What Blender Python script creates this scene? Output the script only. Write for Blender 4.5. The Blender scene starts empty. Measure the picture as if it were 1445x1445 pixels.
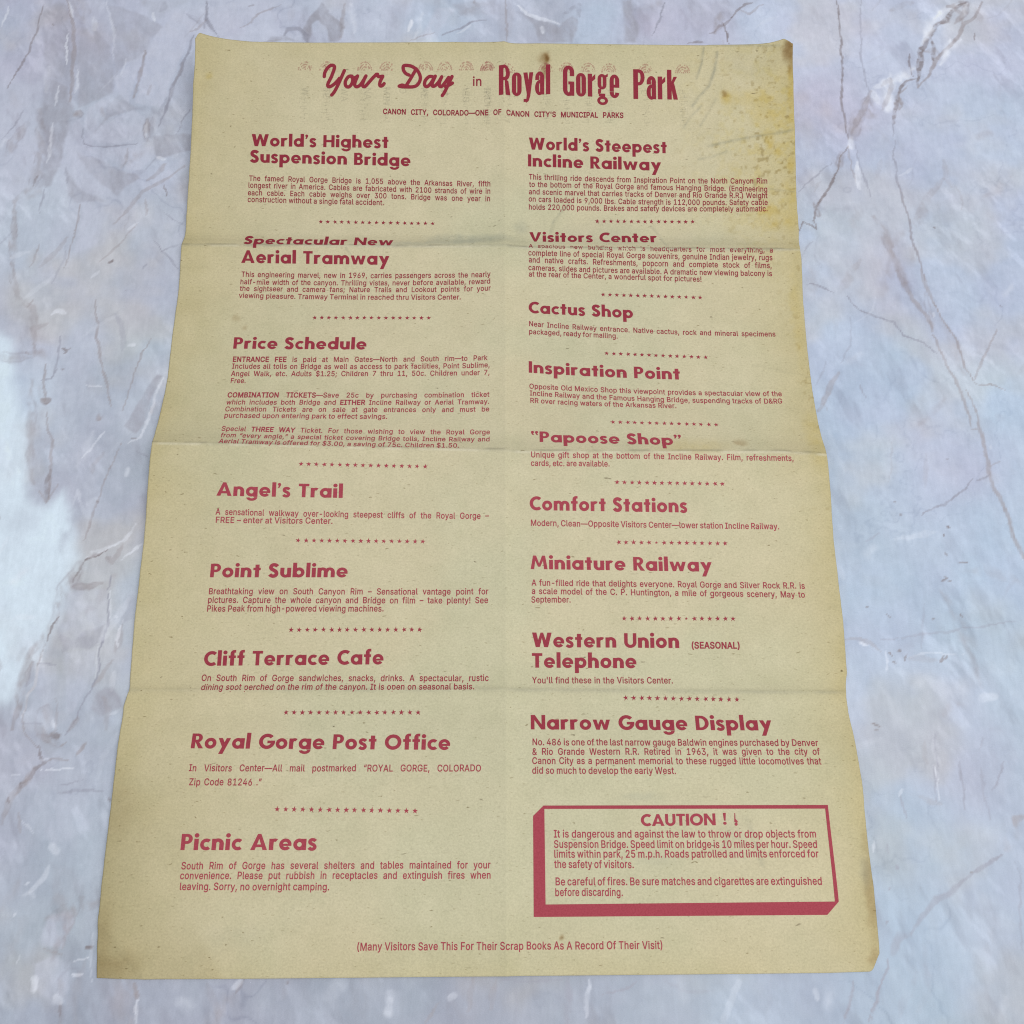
import bpy, math, json
import numpy as np
from mathutils import Vector
from mathutils.geometry import delaunay_2d_cdt

# ------------------------------------------------------------------ camera, light, exposure
scene = bpy.context.scene
col = scene.collection
MM = 0.001
cam_d = bpy.data.cameras.new('camera'); cam = bpy.data.objects.new('camera', cam_d); col.objects.link(cam)
cam.location = (8.3 * MM, -170.3 * MM, 398.3 * MM)
cam.rotation_euler = (math.radians(20.0), 0, 0)
cam_d.sensor_width = 36; cam_d.lens = 36.0; cam_d.clip_start = 0.01; cam_d.clip_end = 20
scene.camera = cam
world = bpy.data.worlds.new('World'); scene.world = world; world.use_nodes = True
bg = world.node_tree.nodes['Background']
bg.inputs[0].default_value = (0.90, 0.95, 1.0, 1); bg.inputs[1].default_value = 0.345
def area_lamp(name, loc, size, power, color, target=(0, 0, 0)):
    l = bpy.data.lights.new(name, 'AREA'); l.shape = 'RECTANGLE'; l.size, l.size_y = size
    l.energy = power; l.color = color
    o = bpy.data.objects.new(name, l); col.objects.link(o); o.location = loc
    o.rotation_euler = (Vector(target) - Vector(loc)).to_track_quat('-Z', 'Y').to_euler()
    return o
area_lamp('ceiling_lamp', (0.32, -0.22, 1.30), (0.85, 0.85), 17.4, (1.0, 0.975, 0.94))
vs = scene.view_settings
vs.view_transform = 'Standard'; vs.look = 'None'; vs.exposure = 0.0; vs.gamma = 1
try: vs.use_curve_mapping = False
except Exception: pass
scene.render.engine = 'CYCLES'
scene.cycles.pixel_filter_type = 'BLACKMAN_HARRIS'; scene.cycles.filter_width = 1.1
scene.cycles.use_denoising = False      # the little grain that is left is that of a phone picture

# ------------------------------------------------------------------ measured data (millimetres on the table)
D = json.loads(r'''{"B":[["subtitle","S",2.45,[["CANON CITY, COLORADO\u2014ONE OF CANON CITY'S MUNICIPAL PARKS",[[-51.6,165.6],[-0.9,164.5],[60.0,163.5]]]]],["title","N",14.0,[["Royal",[[2.2,173.6],[26.1,174.9]]],["Gorge",[[32.0,174.3],[58.2,173.0]]],["Park",[[64.7,172.5],[85.2,172.1]]]]],["title_connective","B",4.2,[["in",[[-10.1,178.7],[-5.6,178.6]]]]],["heading","F",5.65,[["World's Highest",[[-112.1,150.4],[-48.8,149.4]]],["Suspension Bridge",[[-112.5,142.8],[-38.5,140.9]]]]],["paragraph","B",2.45,[["The famed Royal Gorge Bridge is 1,055 above the Arkansas River, fifth",[[-112.8,134.2],[-68.8,133.1],[-1.5,131.1]]],["longest river in America. Cables are fabricated with 2100 strands of wire in",[[-113.1,131.0],[-67.7,129.7],[-1.5,127.7]]],["each cable. Each cable weighs over 300 tons. Bridge was one year in",[[-113.2,127.5],[-67.7,126.4],[-1.6,124.2]]],["construction without a single fatal accident.",[[-113.2,124.4],[-50.4,122.8]]]]],["star_divider","*",17,[["",[[-79.3,115.1],[-28.1,114.1]]]]],["heading","F",5.65,[["World's Steepest",[[16.1,148.6],[79.7,146.7]]],["Incline Railway",[[15.7,140.7],[77.0,138.5]]]]],["paragraph","B",2.45,[["This thrilling ride descends from Inspiration Point on the North Canyon Rim",[[16.0,134.7],[67.1,133.1],[125.8,132.6]]],["to the bottom of the Royal Gorge and famous Hanging Bridge. (Engineering",[[16.2,131.2],[67.0,129.9],[125.7,128.8]]],["and scenic marvel that carries tracks of Denver and Rio Grande R.R.) Weight",[[16.0,127.8],[67.0,126.5],[125.6,125.8]]],["on cars loaded is 9,000 lbs. Cable strength is 112,000 pounds. Safety cable",[[15.9,124.4],[66.9,123.0],[125.7,122.7]]],["holds 220,000 pounds. Brakes and safety devices are completely automatic.",[[15.9,120.7],[66.9,119.9],[125.6,119.7]]]]],["star_divider","*",15,[["",[[47.4,115.1],[90.9,114.8]]]]],["heading","F",5.65,[["Spectacular New",[[-113.0,101.5],[-45.5,100.5]]],["Aerial Tramway",[[-113.6,92.7],[-46.9,91.7]]]]],["paragraph","B",2.45,[["This engineering marvel, new in 1969, carries passengers across the nearly",[[-113.3,86.2],[-63.4,85.6],[-1.3,85.8]]],["half-mile width of the canyon. Thrilling vistas, never before available, reward",[[-113.6,82.6],[-63.2,82.0],[-1.3,82.5]]],["the sightseer and camera fans; Nature Trails and Lookout points for your",[[-113.5,79.4],[-63.1,78.7],[-1.2,79.1]]],["viewing pleasure. Tramway Terminal in reached thru Visitors Center.",[[-113.7,75.9],[-67.1,75.1],[-14.4,75.0]]]]],["star_divider","*",17,[["",[[-79.2,66.0],[-28.7,65.8]]]]],["heading","F",5.65,[["Price Schedule",[[-114.0,50.6],[-55.6,50.2]]]]],["paragraph","B",2.45,[["*ENTRANCE FEE* is paid at Main Gates\u2014North and South rim\u2014to Park",[[-113.7,44.2],[-61.4,44.1],[-2.4,44.7]]],["Includes all tolls on Bridge as well as access to park facilities, Point Sublime,",[[-113.7,40.8],[-67.2,40.6],[-1.3,41.1]]],["Angel Walk, etc. Adults $1.25; Children 7 thru 11, 50c. Children under 7,",[[-113.7,37.1],[-61.0,37.1],[-1.3,37.5]]],["Free.",[[-113.6,33.6],[-106.8,33.6]]]]],["paragraph","B",2.45,[["*COMBINATION TICKETS*\u2014Save 25c by purchasing combination ticket",[[-114.0,26.4],[-64.2,26.3],[-1.4,26.5]]],["which includes both Bridge and *EITHER* Incline Railway or Aerial Tramway.",[[-114.0,22.7],[-63.9,22.6],[-1.3,22.9]]],["Combination Tickets are on sale at gate entrances only and must be",[[-114.0,19.1],[-59.7,18.9],[-1.3,19.0]]],["purchased upon entering park to effect savings.",[[-113.9,15.8],[-44.5,15.3]]]]],["paragraph","B",2.45,[["Special *THREE WAY* Ticket. For those wishing to view the Royal Gorge",[[-113.9,8.9],[-62.6,7.8],[-0.9,7.2]]],["from \u201cevery angle,\u201d a special ticket covering Bridge tolls, Incline Railway and",[[-113.5,5.3],[-62.1,4.1],[-0.9,3.3]]],["Aerial Tramway is offered for $3.00, a saving of 75c. Children $1.50.",[[-113.5,1.9],[-61.7,0.5],[-13.5,-0.2]]]]],["heading","F",5.65,[["Visitors Center",[[16.2,103.9],[74.2,103.5]]]]],["paragraph","B",2.45,[["A spacious new building which is headquarters for most everything, a",[[15.8,99.4],[72.5,97.7],[125.8,97.0]]],["complete line of special Royal Gorge souvenirs, genuine Indian jewelry, rugs",[[15.6,95.8],[72.4,94.3],[125.5,93.5]]],["and native crafts. Refreshments, popcorn and complete stock of films,",[[15.8,92.7],[70.4,91.0],[125.1,90.0]]],["cameras, slides and pictures are available. A dramatic new viewing balcony is",[[15.6,89.2],[70.3,87.4],[125.1,86.3]]],["at the rear of the Center, a wonderful spot for pictures!",[[15.8,86.2],[93.4,83.6]]]]],["star_divider","*",15,[["",[[49.0,77.4],[92.3,75.9]]]]],["heading","F",5.65,[["Cactus Shop",[[15.7,68.3],[62.0,65.7]]]]],["paragraph","B",2.45,[["Near Incline Railway entrance. Native cactus, rock and mineral specimens",[[15.7,61.8],[71.2,58.1],[124.5,56.6]]],["packaged, ready for mailing.",[[15.7,57.9],[55.0,55.6]]]]],["star_divider","*",15,[["",[[49.8,48.3],[92.9,46.3]]]]],["heading","F",5.65,[["Inspiration Point",[[15.6,38.8],[48.6,36.7],[81.2,35.4]]]]],["paragraph","B",2.45,[["Opposite Old Mexico Shop this viewpoint provides a spectacular view of the",[[15.7,31.0],[69.7,28.2],[124.5,27.1]]],["Incline Railway and the Famous Hanging Bridge, suspending tracks of D&RG",[[15.9,27.5],[69.5,24.4],[124.3,23.4]]],["RR over racing waters of the Arkansas River.",[[16.0,23.8],[48.1,22.0],[78.7,21.0]]]]],["star_divider","*",15,[["",[[51.0,13.9],[94.6,12.5]]]]],["heading","F",5.65,[["\u201cPapoose Shop\u201d",[[16.2,3.5],[79.2,1.5]]]]],["paragraph","B",2.45,[["Unique gift shop at the bottom of the Incline Railway. Film, refreshments,",[[16.0,-4.6],[69.0,-5.4],[124.5,-6.2]]],["cards, etc. are available.",[[16.0,-8.3],[48.6,-8.6]]]]],["star_divider","*",15,[["",[[51.4,-15.3],[94.4,-16.0]]]]],["star_divider","*",17,[["",[[-78.6,-7.4],[-27.4,-8.6]]]]],["heading","F",5.65,[["Angel's Trail",[[-112.6,-20.8],[-60.9,-21.8]]]]],["paragraph","B",2.45,[["A sensational walkway over-looking steepest cliffs of the Royal Gorge \u2013",[[-112.5,-28.6],[-66.3,-29.6],[-1.1,-30.6]]],["FREE \u2013 enter at Visitors Center.",[[-112.4,-32.0],[-64.5,-32.5]]]]],["star_divider","*",17,[["",[[-78.1,-39.4],[-27.7,-39.9]]]]],["heading","F",5.65,[["Point Sublime",[[-112.5,-54.8],[-57.5,-54.8]]]]],["paragraph","B",2.45,[["Breathtaking view on South Canyon Rim \u2013 Sensational vantage point for",[[-112.5,-61.7],[-1.1,-61.9]]],["pictures. Capture the whole canyon and Bridge on film \u2013 take plenty! See",[[-112.5,-65.2],[-1.1,-65.5]]],["Pikes Peak from high-powered viewing machines.",[[-112.6,-68.7],[-42.4,-68.7]]]]],["star_divider","*",17,[["",[[-78.7,-75.9],[-28.0,-75.8]]]]],["heading","F",5.65,[["Cliff Terrace Cafe",[[-112.3,-89.9],[-42.0,-89.3]]]]],["paragraph","B",2.45,[["On South Rim of Gorge sandwiches, snacks, drinks. A spectacular, rustic",[[-112.7,-95.8],[-0.7,-95.9]]],["dining spot perched on the rim of the canyon. It is open on seasonal basis.",[[-112.2,-99.5],[-6.2,-99.3]]]]],["heading","F",5.65,[["Comfort Stations",[[15.5,-26.9],[79.7,-27.9]]]]],["paragraph","B",2.45,[["Modern, Clean\u2014Opposite Visitors Center\u2014lower station Incline Railway.",[[15.8,-33.3],[66.0,-34.1],[116.9,-34.8]]]]],["star_divider","*",15,[["5",[[51.3,-40.2],[94.4,-40.7]]]]],["heading","F",5.65,[["Miniature Railway",[[15.8,-51.4],[88.5,-52.5]]]]],["paragraph","B",2.45,[["A fun-filled ride that delights everyone. Royal Gorge and Silver Rock R.R. is",[[16.1,-58.2],[125.1,-59.5]]],["a scale model of the C. P. Huntington, a mile of gorgeous scenery, May to",[[16.1,-61.6],[124.8,-63.1]]],["September.",[[15.9,-65.1],[31.7,-65.1]]]]],["star_divider","*",15,[["8",[[52.6,-71.5],[95.6,-71.6]]]]],["heading","F",5.65,[["Western Union",[[16.2,-82.6],[74.0,-83.0]]],["Telephone",[[16.1,-90.6],[57.0,-90.8]]]]],["seasonal_note","S",2.45,[["(SEASONAL)",[[78.6,-83.1],[98.0,-83.2]]]]],["paragraph","B",2.45,[["You'll find these in the Visitors Center.",[[16.1,-96.7],[71.0,-96.8]]]]],["star_divider","*",17,[["",[[-78.7,-108.0],[-27.9,-108.0]]]]],["heading","F",5.65,[["Royal Gorge Post Office",[[-113.3,-121.8],[-15.1,-122.4]]]]],["paragraph","B",2.45,[["In Visitors Center\u2014All mail postmarked \u201cROYAL GORGE, COLORADO",[[-113.0,-130.3],[-3.2,-130.4]]],["Zip Code 81246 .\u201d",[[-112.4,-135.4],[-85.2,-135.5]]]]],["star_divider","*",17,[["",[[-78.7,-144.0],[-27.6,-144.6]]]]],["heading","F",5.65,[["Picnic Areas",[[-113.1,-158.4],[-63.3,-158.4]]]]],["paragraph","B",2.45,[["South Rim of Gorge has several shelters and tables maintained for your",[[-112.2,-165.0],[0.5,-164.7]]],["convenience. Please put rubbish in receptacles and extinguish fires when",[[-112.3,-168.4],[0.7,-168.2]]],["leaving. Sorry, no overnight camping.",[[-112.1,-172.1],[-57.7,-172.2]]]]],["star_divider","*",15,[["",[[52.2,-102.4],[95.2,-103.1]]]]],["heading","F",5.65,[["Narrow Gauge Display",[[15.5,-114.6],[107.7,-115.0]]]]],["paragraph","B",2.45,[["No. 486 is one of the last narrow gauge Baldwin engines purchased by Denver",[[15.9,-120.6],[124.4,-120.9]]],["& Rio Grande Western R.R. Retired in 1963, it was given to the city of",[[15.9,-124.2],[124.6,-124.2]]],["Canon City as a permanent memorial to these rugged little locomotives that",[[15.8,-127.6],[124.7,-127.8]]],["did so much to develop the early West.",[[15.8,-131.2],[69.9,-131.3]]]]],["closing_line","B",2.55,[["(Many Visitors Save This For Their Scrap Books As A Record Of Their Visit)",[[-47.2,-192.3],[62.3,-191.8]]]]],["caution_heading","G",4.2,[["CAUTION",[[55.9,-150.0],[83.5,-149.7]]],["!",[[86.2,-149.5],[87.5,-149.5]]]]],["caution_text","B",2.6,[["It is dangerous and against the law to throw or drop objects from",[[23.6,-154.0],[120.3,-154.0]]],["Suspension Bridge. Speed limit on bridge is 10 miles per hour. Speed",[[23.6,-157.6],[120.3,-157.6]]],["limits within park, 25 m.p.h. Roads patrolled and limits enforced for",[[23.6,-161.0],[120.4,-160.9]]],["the safety of visitors.",[[23.7,-164.5],[52.8,-164.6]]]]],["caution_text","B",2.6,[["Be careful of fires. Be sure matches and cigarettes are extinguished",[[23.9,-170.5],[120.8,-170.3]]],["before discarding.",[[23.8,-174.1],[48.5,-174.1]]]]]],"BOX":[[[16.1,-146.4],[20.0,-142.7],[125.5,-142.5],[126.2,-176.0],[121.7,-180.5],[16.1,-181.2]],[[20.3,-143.9],[124.4,-143.8],[124.8,-176.0],[20.4,-177.0]]],"BANG":[[[90.6,-145.4],[90.9,-145.4],[90.9,-147.4],[91.7,-148.3],[91.5,-148.8],[90.4,-148.5]],[91.0,-149.3]],"SCR":[[[-79.1,183.3],[-78.9,185.1],[-77.8,187.1],[-76.4,188.4],[-75.0,188.5],[-74.4,187.7],[-74.8,186.0],[-75.9,183.0],[-77.2,180.3],[-77.4,179.0],[-76.6,178.5],[-75.0,179.3],[-73.3,180.9],[-72.0,182.5]],[[-69.8,186.1],[-71.1,183.0],[-72.7,179.3],[-74.3,176.1],[-75.5,174.6]],[[-66.2,183.5],[-67.8,183.3],[-69.2,181.2],[-69.1,179.1],[-67.7,178.4],[-66.3,179.8],[-65.8,182.0],[-66.5,183.5]],[[-65.9,182.7],[-64.5,182.9],[-63.6,183.6]],[[-63.7,183.3],[-64.7,180.8],[-64.8,179.2],[-63.8,178.5],[-62.1,179.6],[-60.4,182.3],[-59.7,183.6]],[[-60.0,183.2],[-61.1,180.3],[-61.1,178.9],[-60.1,178.6],[-58.2,180.7],[-56.4,182.8],[-54.8,184.4]],[[-54.3,184.4],[-53.9,183.3],[-51.9,183.5]],[[-51.9,183.3],[-53.1,180.8],[-53.1,179.0],[-52.1,179.0],[-51.2,180.0]],[[-39.6,184.0],[-41.2,184.8],[-42.3,186.5],[-42.2,188.3],[-40.4,188.5],[-38.0,187.9],[-35.6,185.9],[-34.4,183.3],[-34.7,181.0],[-36.2,179.0],[-38.8,178.4],[-41.4,178.9],[-42.9,179.3],[-44.2,178.8]],[[-44.2,178.8],[-42.5,178.5],[-38.8,178.4]],[[-36.3,186.9],[-37.8,184.3],[-39.1,182.0],[-40.6,179.6]],[[-28.6,183.2],[-30.2,183.3],[-31.9,181.7],[-32.4,179.7],[-31.5,178.5],[-29.9,179.6],[-27.9,182.7]],[[-27.4,183.5],[-28.7,180.5],[-28.8,178.9],[-27.6,178.9],[-25.8,180.8],[-24.4,183.2]],[[-24.4,183.2],[-25.4,180.8],[-25.5,179.0],[-24.5,178.6],[-22.8,180.5],[-21.2,182.9]],[[-19.6,183.3],[-21.2,179.9],[-22.9,176.2],[-24.1,174.3]],[[-22.6,178.5],[-20.9,179.3],[-19.4,180.2]]],"GI":[[-88.0,187.1],[-78.0,187.1],[-60.3,187.1],[-50.0,187.1],[-31.9,187.1],[-23.0,187.1],[-13.0,187.0],[-3.0,186.6],[-3.1,186.4],[6.4,185.5],[24.0,186.3],[33.7,186.5],[43.7,186.3],[53.4,186.0],[70.4,185.7],[87.7,185.5]],"GT":[["W",[-88.0,178.2],24],["TE",[-77.8,178.2],26],["WA",[-69.5,178.2],22],["NA",[-58.6,178.2],26],["MIN",[-49.9,178.2],20],["O",[-42.4,178.2],16],["AE",[-32.4,178.2],26],["M",[-23.0,178.2],14],["VIS",[-13.0,178.1],22],["INC",[-3.0,177.7],22]],"CREA":[[[[97.7,196.2],[96.6,189.0],[94.2,181.7]],0.9,0.35,0.8],[[[103.9,193.9],[102.5,185.7],[100.0,178.4],[95.0,173.0],[92.0,169.0]],1.1,0.4,0.9],[[[102.9,172.3],[99.4,165.6],[95.4,159.5]],0.9,0.3,0.6],[[[99.1,149.8],[108.9,152.1],[118.8,154.1],[130.3,155.9],[138.2,157.3]],1.0,0.45,0.8],[[[94.4,143.8],[100.6,144.8],[107.5,147.5]],0.9,0.3,0.5],[[[126.7,130.0],[137.6,128.6]],0.7,0.25,0.5],[[[96.2,169.0],[91.2,163.9],[87.8,158.9]],0.9,0.25,0.5],[[[34.2,123.2],[30.2,119.2],[27.3,115.3],[25.6,109.5]],0.9,-0.3,0.7],[[[71.7,113.2],[75.3,107.9],[78.5,100.3]],0.9,-0.25,0.45],[[[-64.3,96.7],[-66.6,99.3]],0.6,0.3,0.7],[[[100.0,197.6],[119.8,197.2],[132.7,196.3]],0.8,0.3,0.7],[[[123.7,39.5],[131.5,37.7],[137.5,36.0]],0.7,0.35,0.1],[[[114.0,41.9],[123.7,39.5]],0.7,0.3,0.05],[[[95.4,-147.3],[97.6,-156.0],[99.4,-163.4]],1.6,-0.3,0.35],[[[-121.5,-201.1],[-127.3,-194.4],[-133.0,-188.5],[-139.9,-182.6]],2.2,0.5,0.0],[[[133.5,-133.3],[133.5,-158.5],[133.6,-182.6],[132.8,-197.9]],1.8,0.14,0.0]],"STN":[[107.5,173.0,2.58,2.89,0.8,0],[106.9,174.7,1.29,1.81,0.6,1],[126.7,156.2,3.52,2.51,0.55,0],[127.3,151.5,2.55,2.86,0.6,0],[136.7,194.0,2.61,4.39,0.9,1],[137.8,188.0,1.3,5.1,0.6,1],[119.3,172.3,9.67,3.61,0.35,0],[125.7,164.9,7.07,5.76,0.4,0],[138.0,173.7,1.61,14.46,0.45,0],[136.7,141.5,1.59,4.26,0.6,0],[131.7,147.2,2.23,1.78,0.4,0],[128.1,114.5,1.88,1.75,0.5,0],[126.1,119.8,5.02,2.11,0.5,0],[23.3,191.8,2.61,2.92,1.0,1],[24.7,191.8,1.3,1.82,1.3,1],[23.6,186.2,1.62,4.36,0.6,1],[26.2,-187.8,0.77,0.86,0.55,1],[-133.1,183.5,1.62,1.45,0.5,0],[-114.1,65.8,1.83,1.71,0.25,1],[-109.6,61.2,1.22,1.02,0.2,1],[-135.7,-198.6,6.6,5.12,0.42,1],[-138.5,-189.7,3.59,14.34,0.3,1],[-138.2,-143.5,5.87,10.75,0.16,1],[-127.1,-196.7,4.58,4.56,0.16,1],[130.8,115.8,9.39,4.91,0.25,0],[135.9,122.4,3.14,14.07,0.25,0],[138.7,-170.7,2.61,17.51,0.3,1],[137.9,-195.6,2.55,3.42,0.35,1],[137.1,-165.8,2.09,5.86,0.25,2],[-11.8,104.9,18.68,3.14,0.5,2],[-30.9,102.3,15.56,1.39,0.4,2],[12.3,111.7,3.75,3.5,0.25,2],[49.5,108.7,18.71,6.99,0.15,2],[97.6,104.6,24.9,4.88,0.15,2],[1.5,26.3,0.3,0.33,0,2],[62.0,-162.2,7.88,2.35,0.12,2],[103.9,2.9,2.95,1.65,0.3,1],[82.6,0.8,14.76,3.97,0.2,0],[135.2,5.0,4.14,13.25,0.25,0],[134.7,65.4,2.44,20.51,0.25,0],[119.6,188.8,13.01,7.29,0.12,2],[-91.2,-187.4,10.27,3.45,0.1,2],[56.4,-139.7,8.03,1.5,0.2,2],[90.9,-154.8,6.87,8.88,0.12,2]],"CURVES":[[[-138.8,-131.61,-122.05,-85.19,-38.78,7.67,70.75,119.55,135.44,136.53,139.45],[-201.33,-201.61,-201.79,-201.56,-201.1,-200.65,-200.19,-199.73,-199.27,-198.58,-193.25]],[[-139.73,-25.28,2.95,70.64,137.46],[-99.61,-99.47,-99.42,-100.02,-100.43]],[[-140.95,-106.96,-56.96,-12.95,7.57,74.93,118.86,138.05],[1.9,1.32,-0.12,-1.08,-2.03,-2.03,-2.03,-3.31]],[[-140.77,-94.74,-43.61,1.11,20.27,80.89,137.96],[100.83,100.65,100.27,100.08,99.14,98.77,98.4]],[[-138.31,-136.67,-123.65,-113.32,-85.17,-50.1,-19.0,7.47,20.7,60.37,99.35,119.85,128.15,134.51,138.15],[198.02,201.32,200.26,199.54,199.2,199.33,199.5,198.53,198.78,198.15,197.56,197.72,198.1,198.99,195.92]]],"CFOLD":[6.7,4.8],"EL":[[-201.32,-192.05,-181.35,-166.2,-147.5,-138.18,-119.28,-105.66,-101.68,-99.62,-95.25,-81.58,-60.64,-38.61,-20.92,-4.57,1.88,9.53,21.41,36.64,58.01,71.78,83.68,93.05,100.64,107.82,118.09,135.83,154.33,178.87,198.36],[-138.74,-139.74,-140.31,-140.45,-140.6,-140.45,-141.12,-141.5,-140.65,-139.71,-140.52,-140.87,-140.69,-140.75,-140.97,-141.14,-140.93,-141.39,-141.28,-141.06,-141.4,-141.11,-140.91,-141.01,-140.75,-140.74,-141.02,-140.49,-139.95,-139.88,-138.45]],"ER":[[-193.25,-187.86,-172.32,-158.74,-142.41,-134.88,-116.01,-107.61,-100.44,-92.76,-80.11,-65.81,-50.95,-35.72,-19.65,-7.61,-3.33,0.33,10.21,25.42,49.33,71.49,86.17,93.91,98.37,110.98,126.59,144.84,179.88,196.81],[139.42,139.64,139.39,138.86,139.02,139.12,138.32,137.8,137.39,138.95,139.13,138.82,138.59,138.46,138.51,138.42,138.18,138.47,138.07,137.97,137.75,138.08,138.5,138.46,137.95,139.41,138.82,138.99,138.98,138.47]]}''')
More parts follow.
